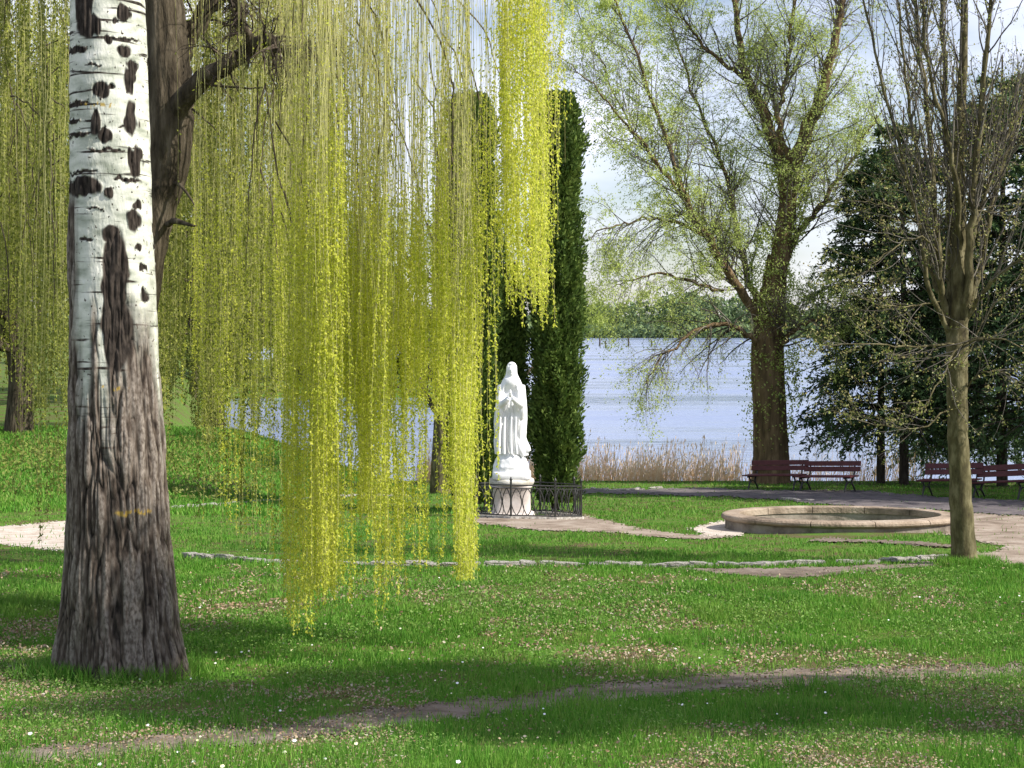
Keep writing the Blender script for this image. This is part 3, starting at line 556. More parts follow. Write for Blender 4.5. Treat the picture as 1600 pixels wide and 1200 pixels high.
willow_far(28, 672, 44, 'weeping willow with a dark trunk on the far bank at the left edge', 31, (-330, 170), 800)
willow_far(330, 650, 52, 'olive weeping willow beyond the bank, just right of the white-barked tree', 33, (150, 540), 900)

# leafy trees behind on the left land
def bush_tree(x, Y, top, rad, label, seed, m='far_leaf', n=42000, group=None, size=.22, low=.15):
    rg = np.random.default_rng(seed); X = (x-CX)/F*Y; zb = float(Z(X, Y)); base = np.array([X, Y, zb]); ht = CZ-(top-HY)/F*Y-zb; T = thing('leafy_tree', base, label, 'tree', group)
    tr = MB(); p = smooth_line([(X, Y, zb-.2), (X+.1*rad, Y, zb+.35*ht), (X-.05*rad, Y, zb+.6*ht), (X, Y, zb+.95*ht)], 14)[None]; r = np.linspace(.03*ht, .006*ht, 14)[None]; tubes(tr, p, r, 9); tr.build('trunk', M['bark_olive'], T, base)
    br = MB(); p1, r1 = grow(rg, *kids(rg, p, r, 26, low, 1, (35, 75), (.25, .5), .4), 7, .14, (0, 0, 1), .08, .25); tubes(br, p1, r1, 5)
    p2, r2 = grow(rg, *kids(rg, p1, r1, 9, .2, 1, (30, 70), (.3, .6), .5), 5, .2, (0, 0, 1), .02, .3); tubes(br, p2, r2, 4)
    p3, r3 = grow(rg, *kids(rg, p2, r2, 5, .2, 1, (30, 70), (.4, .8), .5), 4, .2, (0, 0, 1), 0, .3); tubes(br, p3, r3, 3); br.build('branches', M['twig_dark'], T, base)
    q = p3[:, 1:].reshape(-1, 3); q = q[rg.integers(0, len(q), n)]+rg.normal(0, .22, (n, 3)); lf = MB(); leaves(lf, q, rg.normal(size=q.shape), size*rg.uniform(.6, 1.3, n), size*.6, rg); lf.build('crown', M[m], T, base, False)
bush_tree(-60, 66, 160, 4, 'leafy tree beyond the bank, farthest left behind the dark willow trunk', 51)
bush_tree(130, 74, 90, 4, 'leafy tree beyond the bank, directly behind the white-barked tree', 52)
bush_tree(240, 84, 190, 4, 'lighter leafy tree on the far left bank right of the white trunk', 53)
bush_tree(-230, 60, 60, 4, 'leafy tree outside the left edge of the view', 54)
bush_tree(-20, 95, 330, 4, 'low leafy tree filling the gap under the left willow', 55)
bush_tree(300, 100, 380, 4, 'low rounded tree at the water side of the left land', 57)

for q, (x, Y, top, lab) in enumerate(((345, 126, 400, 'hazy olive tree across the water, left one behind the strands'), (430, 134, 330, 'tall hazy olive tree across the water behind the bright strands'), (515, 128, 420, 'rounded tree across the water, middle of the peninsula'),
                         (600, 132, 440, 'rounded tree across the water near the peninsula tip'), (668, 127, 500, 'lowest bushy tree at the tip of the peninsula'), (255, 138, 300, 'hazy tree across the water just right of the white trunk'))):
    bush_tree(x, Y, top, 4, lab, 130+q, 'far_leaf', 42000, 'trees across the water at left', .5, .06)

# ------------------------------------------------------------------ columnar thujas behind the statue
def thuja(x, Y, top, wpx, label, seed, lean=0.):
    rg = np.random.default_rng(seed); X = (x-CX)/F*Y; zb = float(Z(X, Y)); base = np.array([X, Y, zb]); H = CZ-(top-HY)/F*Y-zb; R0 = wpx/2/F*Y
    T = thing('columnar_thuja', base, label, 'tree', 'columnar thujas behind the statue')
    tr = MB(); p = smooth_line([(X, Y, zb-.1), (X, Y, zb+H*.5), (X+lean, Y, zb+H*.93)], 12); tubes(tr, p, np.linspace(.09, .02, 12), 8); tr.build('trunk', M['spruce_bark'], T, base)
    n = int(9500*H*R0/.5); h = rg.uniform(.02, 1, n); th = rg.uniform(0, 2*math.pi, n)
    prof = np.interp(h, [0, .05, .3, .6, .85, .96, 1], [.62, .75, .9, 1, .88, .8, .5])*R0
    lump = .96+.5*fbm(np.cos(th)*1.3+seed, np.sin(th)*1.3, h*H*1.1, 3, 3)+.34*noise3(np.cos(th)*4, np.sin(th)*4, h*H*2.6, 8)
    rr = prof*lump*np.sqrt(rg.uniform(.15, 1.0, n))*(1+.12*rg.exponential(.5, n))
    c = np.stack([X+lean*h*h+rr*np.cos(th), Y+rr*np.sin(th), zb+h*H], 1)
    d = np.stack([np.cos(th)*.7, np.sin(th)*.7, np.full(n, .9)], 1)+rg.normal(0, .45, (n, 3))
    lf = MB(); leaves(lf, c, d, rg.uniform(.06, .13, n), rg.uniform(.03, .06, n), rg); lf.build('crown', M['thuja'], T, base, False)
thuja(868, 30.6, 148, 76, 'tall dark columnar thuja right of the statue, against the lake', 61, .05)
thuja(738, 30.4, 150, 80, 'tall columnar thuja left of the statue, half veiled by willow strands', 62)
thuja(790, 31.0, 415, 62, 'shorter dark thuja directly behind the white statue', 63)
bush_tree(687, 40, 196, 1.2, 'slim light green sapling left of the thujas, by the shore', 64, 'lake_leaf', 6000, None, .09)

# ------------------------------------------------------------------ big tree on the lake shore
def lake_tree():
    rg = np.random.default_rng(71); Y = 46.3; X = (1204-CX)/F*Y; base = np.array([X, Y, Z(X, Y)]); T = thing('lakeside_tree', base, 'large old tree with brown trunk and yellow-green leaves, standing behind the left benches', 'tree')
    s = Y/F; tr = MB(); limb_px(tr, [(1206, 770, Y, .66), (1205, 745, Y, .58), (1204, 700, Y, .53), (1203, 640, Y, .50), (1199, 570, Y, .50), (1202, 510, Y, .46), (1210, 440, Y, .36), (1216, 400, Y, .32)], 22, 50, rg, .01); tr.build('trunk', M['bark_lake'], T, base)
    L = [[(1212, 430, Y, .33), (1220, 390, Y, .30), (1232, 320, Y, .27), (1243, 250, Y-.3, .24), (1278, 165, Y-.6, .19), (1300, 80, Y-.9, .13), (1320, -20, Y-1, .1), (1335, -160, Y-1, .05)],
         [(1230, 330, Y, .2), (1225, 270, Y, .19), (1203, 200, Y+.4, .18), (1168, 120, Y+.7, .13), (1150, 30, Y+1, .09), (1135, -60, Y+1, .06), (1120, -160, Y+1, .04)],
         [(1200, 520, Y, .2), (1165, 465, Y-.3, .14), (1135, 420, Y-.7, .13), (1105, 370, Y-1, .12), (1075, 320, Y-1.3, .1), (1052, 250, Y-1.5, .06), (1020, 160, Y-1.5, .05), (985, 60, Y-1.6, .04), (950, -20, Y-1.7, .03)],
         [(1075, 322, Y-1.3, .05), (1030, 260, Y-1.6, .045), (975, 190, Y-1.9, .035), (920, 125, Y-2.2, .02), (870, 85, Y-2.3, .01)],
         [(1062, 290, Y-1.4, .05), (1010, 240, Y-1, .035), (970, 170, Y-.6, .025), (930, 80, Y-.4, .02), (900, 10, Y, .01)],
         [(1190, 545, Y, .14), (1168, 520, Y-.4, .09), (1130, 505, Y-.9, .07), (1080, 520, Y-1.4, .05), (1035, 555, Y-1.8, .03), (1010, 600, Y-2, .015)],
         [(1200, 500, Y, .14), (1170, 440, Y+.5, .1), (1150, 350, Y+.9, .08), (1130, 260, Y+1.2, .06), (1085, 150, Y+1.3, .04), (1050, 50, Y+1.3, .03), (1030, -60, Y+1.3, .02)],
         [(1218, 420, Y, .13), (1250, 360, Y+.5, .1), (1290, 310, Y+.8, .07), (1330, 250, Y+1, .05), (1370, 180, Y+1, .03)],
         [(1240, 260, Y-.2, .12), (1215, 190, Y-.6, .08), (1230, 110, Y-.9, .06), (1240, 10, Y-1, .05), (1250, -120, Y-1, .03)],
         [(1168, 125, Y+.7, .08), (1110, 80, Y+.3, .05), (1060, 20, Y, .03), (1020, -60, Y, .02)],
         [(1205, 560, Y, .09), (1235, 520, Y-.6, .07), (1270, 500, Y-1, .05), (1310, 500, Y-1.2, .03)],
         [(1100, 368, Y-1, .06), (1050, 345, Y-1.4, .05), (990, 345, Y-1.8, .035), (940, 360, Y-2.1, .02), (900, 385, Y-2.2, .01)],
         [(1130, 455, Y-.8, .05), (1080, 440, Y-1.2, .05), (1030, 425, Y-1.5, .035), (985, 440, Y-1.8, .02), (940, 455, Y-2, .008)]]
    tw, lf = MB(), MB()
    for q, rows in enumerate(L):
        m = MB(); p, r = limb_px(m, rows, 9, 26, rg, .04); m.build('limb', M['bark_lake'], T, base)
        ln = np.linalg.norm(np.diff(p, axis=1), axis=2).sum()
        low = q in (5, 11, 12); dr = -1 if low else 1
        p1, r1 = grow(rg, *kids(rg, p, r, int(5+ln*6.5), .12, 1, (25, 65), (1.4/ln, 3.1/ln), .4, .03), 8, .11, (0, 0, dr), .10, .25); tubes(tw, p1, r1, 5)
        p2, r2 = grow(rg, *kids(rg, p1, r1, 8, .2, 1, (25, 60), (.3, .6), .45, .014), 6, .16, (0, 0, -1), .10, .35); tubes(tw, p2, r2, 3)
        p3, r3 = grow(rg, *kids(rg, p2, r2, 5, .2, 1, (20, 60), (.5, 1.2), .5, .008), 4, .18, (0, 0, -1), .16, .5); tubes(tw, p3, r3, 3)
        for pp, mu in ((p3, 3), (p2, 1)):
            c = pp[:, 1:].reshape(-1, 3); c = np.repeat(c, mu, 0); c = c+rg.normal(0, .035, c.shape)
            k = rg.uniform(size=len(c)) < (.3 if q == 5 else .95 if q in (12, 2, 10) else .62)*sstep(-.5, .2, fbm(c[:, 0]*.55, c[:, 1]*.5, c[:, 2]*.55, 77)); c = c[k]; N = len(c)
            leaves(lf, c, rg.normal(size=(N, 3))-[0, 0, .5], rg.uniform(.05, .09, N), rg.uniform(.025, .042, N), rg)
    # ivy-like leaf tufts sprouting along the trunk
    n = 14000; t = rg.uniform(250, 700, n); k = rg.uniform(size=n) < .75*sstep(720, 560, t); t = t[k]; n = len(t); a = rg.uniform(0, 2*math.pi, n); rr = .52+rg.exponential(.10, n)
    c = np.stack([(np.interp(t, [300, 400, 700], [1235, 1212, 1204])-CX)/F*Y+rr*np.cos(a), Y+rr*np.sin(a), CZ-(t-HY)/F*Y], 1); c += .25*np.stack([noise3(c[:, 2]*2, c[:, 0], 0, i) for i in (1, 2, 3)], 1)
    leaves(lf, c, rg.normal(size=c.shape), rg.uniform(.06, .11, n), .05, rg)
    tw.build('twigs', M['twig_mid'], T, base); lf.build('crown', M['lake_leaf'], T, base, False)
lake_tree()

# ------------------------------------------------------------------ many-stemmed tree, right
def right_tree():
    rg = np.random.default_rng(81); Y = 18.1; X = (1508-CX)/F*Y; base = np.array([X, Y, Z(X, Y)]); T = thing('many_stemmed_tree', base, 'olive-barked tree at right whose trunk splits into many upright bare stems, beside the basin', 'tree')
    tr = MB(); limb_px(tr, [(1510, 900, Y, .235), (1509, 882, Y, .175), (1506, 860, Y, .148), (1502, 790, Y, .132), (1498, 710, Y, .122), (1496, 640, Y, .118), (1495, 580, Y, .125), (1496, 535, Y, .13), (1497, 500, Y, .11)], 20, 50, rg, .004); tr.build('trunk', M['bark_olive'], T, base)
    S = [[(1488, 545, Y, .06), (1474, 480, Y, .055), (1464, 400, Y-.2, .05), (1455, 250, Y-.3, .04), (1440, 100, Y-.4, .03), (1420, -60, Y-.4, .02), (1400, -200, Y-.4, .01)],
         [(1490, 545, Y, .07), (1486, 470, Y+.1, .06), (1483, 380, Y+.2, .055), (1480, 250, Y+.2, .045), (1476, 100, Y+.2, .035), (1468, -60, Y+.2, .02), (1465, -200, Y, .01)],
         [(1496, 560, Y, .115), (1498, 450, Y, .11), (1498, 340, Y, .10), (1500, 200, Y, .08), (1506, 80, Y, .06), (1505, -60, Y, .045), (1508, -200, Y, .015)],
         [(1500, 540, Y, .07), (1512, 450, Y-.1, .065), (1517, 350, Y-.2, .055), (1526, 250, Y-.2, .05), (1540, 100, Y-.3, .035), (1552, -60, Y-.3, .02), (1560, -200, Y, .01)],
         [(1504, 520, Y, .05), (1528, 430, Y+.2, .05), (1545, 350, Y+.3, .04), (1568, 250, Y+.4, .035), (1605, 130, Y+.4, .025), (1650, 0, Y+.4, .015)],
         [(1484, 520, Y, .04), (1452, 450, Y-.2, .035), (1436, 360, Y-.3, .032), (1412, 250, Y-.4, .027), (1378, 120, Y-.5, .02), (1350, 0, Y-.5, .013), (1330, -100, Y-.5, .008)],
         [(1478, 470, Y, .04), (1455, 420, Y+.3, .033), (1440, 280, Y+.5, .03), (1418, 150, Y+.6, .024), (1405, 20, Y+.6, .016), (1390, -100, Y+.6, .01)],
         [(1500, 400, Y, .04), (1490, 250, Y-.5, .035), (1455, 130, Y-.6, .025), (1440, 0, Y-.6, .016), (1430, -120, Y-.6, .01)],
         [(1515, 400, Y, .035), (1540, 300, Y, .03), (1580, 200, Y, .022), (1640, 90, Y, .015)],
         [(1508, 500, Y, .04), (1550, 440, Y-.4, .03), (1600, 400, Y-.7, .02), (1660, 370, Y-.8, .01)]]
    side = [[(1492, 538, Y-.1, .017), (1440, 542, Y-.4, .013), (1370, 538, Y-.7, .009), (1290, 540, Y-.9, .004)], [(1484, 420, Y, .016), (1450, 376, Y-.4, .013), (1420, 375, Y-.5, .012), (1380, 400, Y-.7, .008), (1345, 430, Y-.8, .004)],
            [(1560, 530, Y-.5, .012), (1535, 527, Y-.3, .014), (1500, 540, Y-.2, .016), (1478, 575, Y-.4, .012), (1455, 620, Y-.6, .008), (1430, 650, Y-.8, .004)], [(1500, 545, Y-.1, .015), (1530, 530, Y-.4, .013), (1570, 532, Y-.6, .01), (1620, 555, Y-.8, .005)],
            [(1484, 360, Y, .013), (1440, 350, Y-.3, .01), (1380, 320, Y-.5, .008), (1330, 315, Y-.6, .004)], [(1480, 440, Y, .012), (1430, 415, Y+.1, .01), (1390, 440, Y, .007), (1370, 480, Y, .004)],
            [(1490, 630, Y, .012), (1440, 670, Y-.3, .009), (1380, 665, Y-.5, .006), (1300, 640, Y-.6, .003)], [(1500, 610, Y, .012), (1550, 580, Y-.3, .009), (1600, 600, Y-.4, .006)], [(1508, 560, Y, .012), (1550, 480, Y, .01), (1610, 420, Y, .006)],
            [(1476, 470, Y, .012), (1400, 480, Y-.5, .008), (1330, 460, Y-.7, .004)], [(1470, 330, Y, .012), (1420, 290, Y, .008), (1340, 270, Y, .004)], [(1515, 330, Y, .012), (1570, 330, Y, .008), (1640, 300, Y, .005)]]
    tw, lf = MB(), MB()
    for rows in S+side:
        m = MB(); isS = rows in S
        if isS: rows = [(a, c, d, e*.8) for a, c, d, e in rows]
        p, r = limb_px(m, rows, 8 if isS else 5, 26 if isS else 16, rg, .012); m.build('stem' if isS else 'side_branch', M['bark_olive'], T, base)
        ln = np.linalg.norm(np.diff(p, axis=1), axis=2).sum(); up = 1 if isS else .2
        p1, r1 = grow(rg, *kids(rg, p, r, int(4+ln*(6 if isS else 7)), .15, 1, (18, 48), (.6/ln, 1.6/ln), .4, .010), 8, .12, (0, 0, up), .2, .3); tubes(tw, p1, r1, 4)
        if isS: pw, rw = grow(rg, *kids(rg, p, r, int(3+ln*1.5), .2, .95, (10, 26), (1.0/ln, 2.4/ln), .5, .013), 10, .06, (0, 0, 1), .12, .2); tubes(tw, pw, rw, 4); p1 = np.concatenate([p1, pw[:, ::1][:, np.linspace(0, 9, 8).astype(int)]]); r1 = np.concatenate([r1, rw[:, np.linspace(0, 9, 8).astype(int)]])
        p2, r2 = grow(rg, *kids(rg, p1, r1, 7, .15, 1, (25, 60), (.2, .45), .5, .004), 5, .2, (0, 0, up), .14, .4); tubes(tw, p2, r2, 3)
        c = p2[:, 1:].reshape(-1, 3); c = c[rg.uniform(size=len(c)) < (.6 if isS else .7)]; c = np.repeat(c, 2, 0)+rg.normal(0, .015, (len(c)*2, 3)); N = len(c)
        leaves(lf, c, rg.normal(size=c.shape)+[0, 0, .4], rg.uniform(.018, .045, N), rg.uniform(.012, .026, N), rg)
    tw.build('twigs', M['twig_mid'], T, base); lf.build('buds', M['bud'], T, base, False)
right_tree()

# ------------------------------------------------------------------ spruces at right
def spruce(seed, H, bare, Rb):
    rg = np.random.default_rng(seed); T = thing('spruce', (0, 0, 0), 'x', 'tree', 'spruces at the right by the shore')
    tr = MB(); tubes(tr, smooth_line([(0, 0, -.2), (.03, 0, H*.3), (-.03, .02, H*.7), (0, 0, H)], 20), np.linspace(.15, .02, 20), 10); tr.build('trunk', M['spruce_bark'], T)
    nb = int(H*14); h = bare+(H-bare-.2)*np.clip(rg.integers(0, int(H*2), nb)/(H*2)+rg.normal(0, .004, nb), 0, 1)**1.1; a = rg.uniform(0, 2*math.pi, nb); t = (h-bare)/(H-bare)
    L = Rb*(1-t)**.6*rg.uniform(.55, 1.1, nb)+.3; S = np.stack([0*h, 0*h, h], 1); d = np.stack([np.cos(a), np.sin(a), .10+.35*t], 1)
    p1, r1 = grow(rg, S, d, L, .012+.008*L, 9, .05, (0, 0, -1), .085, .2); b = MB(); tubes(b, p1, r1, 4)
    k2 = kids(rg, p1, r1, 20, .15, 1, (40, 70), (.22, .42), .5, .006, flat=.35); p2, r2 = grow(rg, *k2, 5, .08, (0, 0, -1), .13, .4); tubes(b, p2, r2, 3); b.build('branches', M['spruce_bark'], T)
    lf = MB()
    for pp, n in ((p2, 13), (p1, 16)):
        N, K, _ = pp.shape; par = np.repeat(np.arange(N), n); tt = rg.uniform(.1, 1, len(par))*(K-1); i = np.minimum(tt.astype(int), K-2); f = (tt-i)[:, None]
        c = pp[par, i]*(1-f)+pp[par, i+1]*f; tg = nrm(pp[par, i+1]-pp[par, i]); leaves(lf, c, tg+rg.normal(0, .45, c.shape), rg.uniform(.09, .19, len(c)), rg.uniform(.035, .07, len(c)), rg)
    lf.build('crown', M['spruce'], T, (0, 0, 0), False); return T
pA = spruce(91, 11.2, 2.0, 3.4); pB = spruce(92, 10.6, 1.9, 3.3)
usedp = set()
for src, x, Y, sc, rz, lab in ((pA, 1412, 45.3, 1.0, 0, 'dark spruce behind the gap between the two bench pairs, the thicker of two neighbouring trunks'),
                              (pB, 1376, 46.2, .93, 1, 'dark spruce with a slim trunk just right of the left benches'),
                              (pA, 1566, 44.5, 1.12, 2.2, 'dark spruce behind the right pair of benches, near the right edge'),
                              (pB, 1668, 43.5, 1.05, 3.4, 'dark spruce whose boughs reach in from just outside the right edge'),
                              (pB, 1500, 50.2, .85, 4.4, 'farther dark spruce seen behind the many-stemmed tree'),
                              (pA, 1880, 34.5, 1.35, 4.1, 'spruce outside the right edge shading the path'),
                              (pB, 2080, 33.8, 1.35, 5.1, 'second spruce outside the right edge shading the path'),
                              (pA, 1895, 38.5, 1.1, 5.6, 'third spruce outside the right edge beyond the benches')):
    o = src if src.name not in usedp else copy_tree(src); usedp.add(src.name)
    X = (x-CX)/F*Y; o.location = (X, Y, float(Z(X, Y))-.05); o.scale = (sc, sc, sc); o.rotation_euler.z = rz; o['label'] = lab

# tree outside the right edge whose crown throws the foreground shade
def shade_tree(X, Y, seed, label, h=5.6, n=9000):
    rg = np.random.default_rng(seed); zb = float(Z(X, Y)); base = np.array([X, Y, zb]); T = thing('leafy_tree', base, label, 'tree')
    tr = MB(); p = smooth_line([(X, Y, zb-.2), (X, Y, zb+h*.4), (X+.1, Y, zb+h*.75), (X, Y, zb+h)], 14)[None]; r = np.linspace(.16, .03, 14)[None]; tubes(tr, p, r, 9); tr.build('trunk', M['bark_olive'], T, base)
    br = MB(); p1, r1 = grow(rg, *kids(rg, p, r, 20, .35, 1, (40, 75), (.25, .42), .4), 7, .14, (0, 0, 1), .08, .25); tubes(br, p1, r1, 5)
    p2, r2 = grow(rg, *kids(rg, p1, r1, 8, .2, 1, (30, 70), (.3, .6), .5), 5, .2, (0, 0, 1), .02, .3); tubes(br, p2, r2, 4); br.build('branches', M['twig_dark'], T, base)
    q = p2[:, 1:].reshape(-1, 3); q = q[rg.integers(0, len(q), n)]+rg.normal(0, .12, (n, 3)); lf = MB(); leaves(lf, q, rg.normal(size=q.shape), .09, .055, rg); lf.build('crown', M['bud'], T, base, False)
shade_tree(6.6, 6.3, 95, 'small leafy tree outside the right edge shading the foreground', 7.8, 30000)
shade_tree(8.8, 5.9, 96, 'small leafy tree farther outside the right edge', 8.4, 30000)

# ------------------------------------------------------------------ far shore woods
def far_woods():
    rg = np.random.default_rng(44); lf = MB()
    for _ in range(230):
        Y = rg.uniform(512, 600); px = rg.uniform(-700, 2300); X = (px-CX)/F*Y
        top = np.interp(px, [-700, 300, 880, 905, 940, 975, 1010, 1060, 1120, 1180, 1260, 1500, 2300], [482, 482, 484, 470, 480, 474, 461, 453, 457, 468, 476, 482, 482])+rg.uniform(-3, 7)+(Y-512)*.02
        zt = CZ-(top-HY)/F*Y; zb = CZ-5.6; H = max(zt-zb, 4); R = rg.uniform(3.5, 8); n = 420
        v = nrm(rg.normal(size=(n, 3)))*rg.uniform(.75, 1.05, (n, 1)); c = np.array([X, Y, zb+H*.5])+v*[R, R, H*.5]
        leaves(lf, c, rg.normal(size=(n, 3)), rg.uniform(.9, 2.1, n), rg.uniform(.8, 1.6, n), rg)
    n = 26000; px = rg.uniform(-700, 2300, n); Y = rg.uniform(508, 530, n); c = np.stack([(px-CX)/F*Y, Y, CZ-5.9+rg.uniform(0, 4, n)], 1); leaves(lf, c, rg.normal(size=(n, 3)), 1.7, 1.3, rg)
    tag(lf.build('far_woods', M['far_wood'], smooth=False), 'hazy green woods along the far lake shore', 'woods', kind='stuff')
far_woods()
me0 = None
for (x, y, h) in ((937, 541, 1.9), (946, 543, 1.5), (982, 541, 2.0), (1018, 541, 1.4)):
    Y = 6*F/(y-HY); X = (x-CX)/F*Y
    b = MB(); tubes(b, smooth_line([(X, Y, CZ-7), (X+.03, Y, CZ-6+h*.5), (X-.02, Y, CZ-6+h)], 8), np.linspace(.2, .16, 8), 8, True)
    tag(b.build('mooring_stake', M['wood'], None, (0, 0, 0)), 'dark wooden stake standing in the lake near the far shore', 'stake', 'stakes out in the lake')

# ------------------------------------------------------------------ statue
def statue():
    Y = 28.; S = F/Y; X = (799.5-CX)/F*Y; base = np.array([X, Y, float(Z(X, Y))]); yg = HY+F*(CZ-base[2])/Y
    T = thing('statue', base, 'white statue of a veiled praying woman on a pedestal inside the iron fence', 'statue')
    zz = lambda y: (yg-y)/S; xx = lambda x: (x-799.5)/S
    b = MB(); na = 128; ys_ = np.linspace(709, 565.4, 190)
    lw = np.interp(ys_, [565, 566, 568, 572, 578, 584, 589, 594, 602, 612, 625, 640, 655, 672, 690, 700, 709], [799, 796, 793.6, 791.8, 791, 790.4, 788.4, 785, 781.5, 778.6, 775.5, 774.4, 774, 774, 773.6, 774, 775])
    rw = np.interp(ys_, [565, 566, 568, 572, 578, 584, 589, 594, 602, 612, 625, 640, 655, 672, 690, 700, 709], [800, 803, 805.6, 807.6, 808, 808.4, 810.5, 813.2, 816.4, 819, 821.8, 822.6, 822.4, 819.6, 819, 820.5, 823])
    th = np.arange(na)*2*math.pi/na; TH, YY = np.meshgrid(th, ys_); a = ((rw-lw)/2/S)[:, None]; c = xx((rw+lw)/2)[:, None]
    dep = np.interp(ys_, [565, 590, 612, 709], [1.15, 1.1, .74, .80])[:, None]; sx, cy = np.sin(TH), -np.cos(TH)
    hf = sstep(590, 700, YY); fold = hf*(.030*np.sin(9*TH+1.2*np.sin(YY*.06)+.5)+.018*np.sin(17*TH+.04*YY))
    ang = (TH+math.pi) % (2*math.pi)-math.pi
    opn = sstep(.62, .50, np.abs(ang+.10))*sstep(596, 612, YY); fold = fold*(1-.6*opn)-.055*opn+.020*np.exp(-((np.abs(ang+.10)-.62)/.09)**2)*sstep(596, 612, YY)+opn*hf*.02*np.sin(22*ang)
    face = sstep(.85, .65, np.abs(ang+.08))*sstep(567.5, 570.5, YY)*(1-sstep(588, 592, YY)); r = 1-.20*face+.04*np.exp(-((np.abs(ang+.08)-.9)/.12)**2)*(YY < 592)*(YY > 568)
    V = np.stack([c+a*sx*r+fold*sx, a*dep*cy*r+fold*cy, zz(YY)], -1); n, m = TH.shape; i = np.arange(n-1)[:, None]*m; j = np.arange(m)[None]; j2 = (j+1) % m
    b.add(V, np.stack([i+j, i+j2, i+m+j2, i+m+j], -1).reshape(-1, 4)); b.add(V[0], [list(range(m))[::-1]]); b.add(V[-1], [list(range(m))])
    def ell(cx, cy_, cz, rx, ry, rz, rot=None):
        u, v = np.meshgrid(np.linspace(0, 2*math.pi, 25)[:-1], np.linspace(.02, math.pi-.02, 14)); q = np.stack([rx*np.cos(u)*np.sin(v), ry*np.sin(u)*np.sin(v), rz*np.cos(v)], -1)
        if rot is not None: q = q @ np.array(Euler(rot).to_matrix()).T
        q += [cx, cy_, cz]; i = np.arange(13)[:, None]*24; j = np.arange(24)[None]; b.add(q, np.stack([i+j, i+24+j, i+24+(j+1) % 24, i+(j+1) % 24], -1).reshape(-1, 4)); b.add(q[0], [list(range(24))]); b.add(q[-1], [list(range(24))[::-1]])
    fx = xx(799.2); hz = zz(579); fy = -.055
    ell(fx, fy, hz, .068, .075, .098); ell(fx, fy-.06, hz-.062, .03, .025, .025); ell(fx, fy-.080, hz-.008, .011, .018, .024); ell(fx, fy-.066, hz+.02, .045, .014, .010)
    for s in (-1, 1): ell(fx+s*.028, fy-.062, hz+.004, .016, .012, .008)
    ell(fx, fy-.074, hz-.036, .020, .010, .006); tb = lambda pts, rr, k=10: tubes(b, smooth_line(pts, 12), np.interp(np.linspace(0, 1, 12), np.linspace(0, 1, len(rr)), rr), k, True)
    hx = xx(797.5)
    for s, ex in ((-1, 779.5), (1, 818)):                # upper arm, forearm, hanging sleeve, hand with fingers and thumb
        sh = (xx(799)+s*.17, -.02, zz(603)); el = (xx(ex)+s*-.01, -.15, zz(634)); wr = (hx+s*.035, -.29, zz(621))
        tb([sh, ((sh[0]+el[0])/2, -.09, (sh[2]+el[2])/2), el], [.085, .08, .075]); tb([el, ((el[0]+wr[0])/2, -.24, (el[2]+wr[2])/2-.01), wr], [.075, .062, .045])
        tb([el, (el[0]-s*.01, -.165, zz(642)), (el[0]-s*.02, -.15, zz(653))], [.075, .07, .055]); tb([((el[0]+wr[0])/2, -.235, zz(627)), ((el[0]+wr[0])/2, -.20, zz(640))], [.05, .03])
        ell(hx+s*.013, -.315, zz(616), .013, .030, .045, (.35, 0, 0))
        for q, ln in enumerate((.052, .066, .07, .058)): y0 = -.345+q*.017; tb([(hx+s*.012, y0, zz(613.5)), (hx+s*.010, y0+.006, zz(613.5)+ln*.6), (hx+s*.006, y0+.012, zz(613.5)+ln)], [.009, .0085, .006], 8)
        tb([(hx+s*.016, -.295, zz(617)), (hx+s*.014, -.275, zz(614)), (hx+s*.01, -.27, zz(611))], [.010, .009, .007], 8)
    # swirl of cloak at lower right
    tb([(xx(812), .02, zz(668)), (xx(817), .0, zz(690)), (xx(822), -.04, zz(700)), (xx(826), -.06, zz(706))], [.07, .085, .085, .055], 14)
    tb([(xx(808), -.12, zz(682)), (xx(813), -.14, zz(700)), (xx(818), -.14, zz(712))], [.05, .065, .045], 12); tb([(xx(817), -.02, zz(692)), (xx(823), -.05, zz(712))], [.06, .04], 10)
    for dx in (-16, -9, 1, 8): tb([(xx(798+dx), -.20, zz(650)), (xx(797+dx*1.05), -.235, zz(685)), (xx(798+dx*1.15), -.24, zz(708))], [.018, .028, .03], 8)
    o = b.build('figure', M['statue'], T); rm = o.modifiers.new('join', 'REMESH'); rm.mode = 'VOXEL'; rm.voxel_size = .0085; rm.use_smooth_shade = True
    sm = o.modifiers.new('soften', 'SMOOTH'); sm.factor = .5; sm.iterations = 2
    # rock the figure stands on
    b = MB(); v = np.linspace(0, 1, 40); TH, VV = np.meshgrid(np.arange(96)*2*math.pi/96, v); rx = np.interp(VV, [0, .25, .6, .85, 1], [.335, .325, .27, .20, .02]); zc = np.interp(VV, [0, 1], [zz(736), zz(703)]); rx = rx*(1+.16*fbm(np.sin(TH)*2, np.cos(TH)*2, VV*2, 4, 3))
    V = np.stack([xx(798)+rx*np.sin(TH), -rx*np.cos(TH)*.9, zc], -1); i = np.arange(39)[:, None]*96; j = np.arange(96)[None]; j2 = (j+1) % 96; b.add(V, np.stack([i+j, i+j2, i+96+j2, i+96+j], -1).reshape(-1, 4)); b.build('rock_base', M['statue'], T)
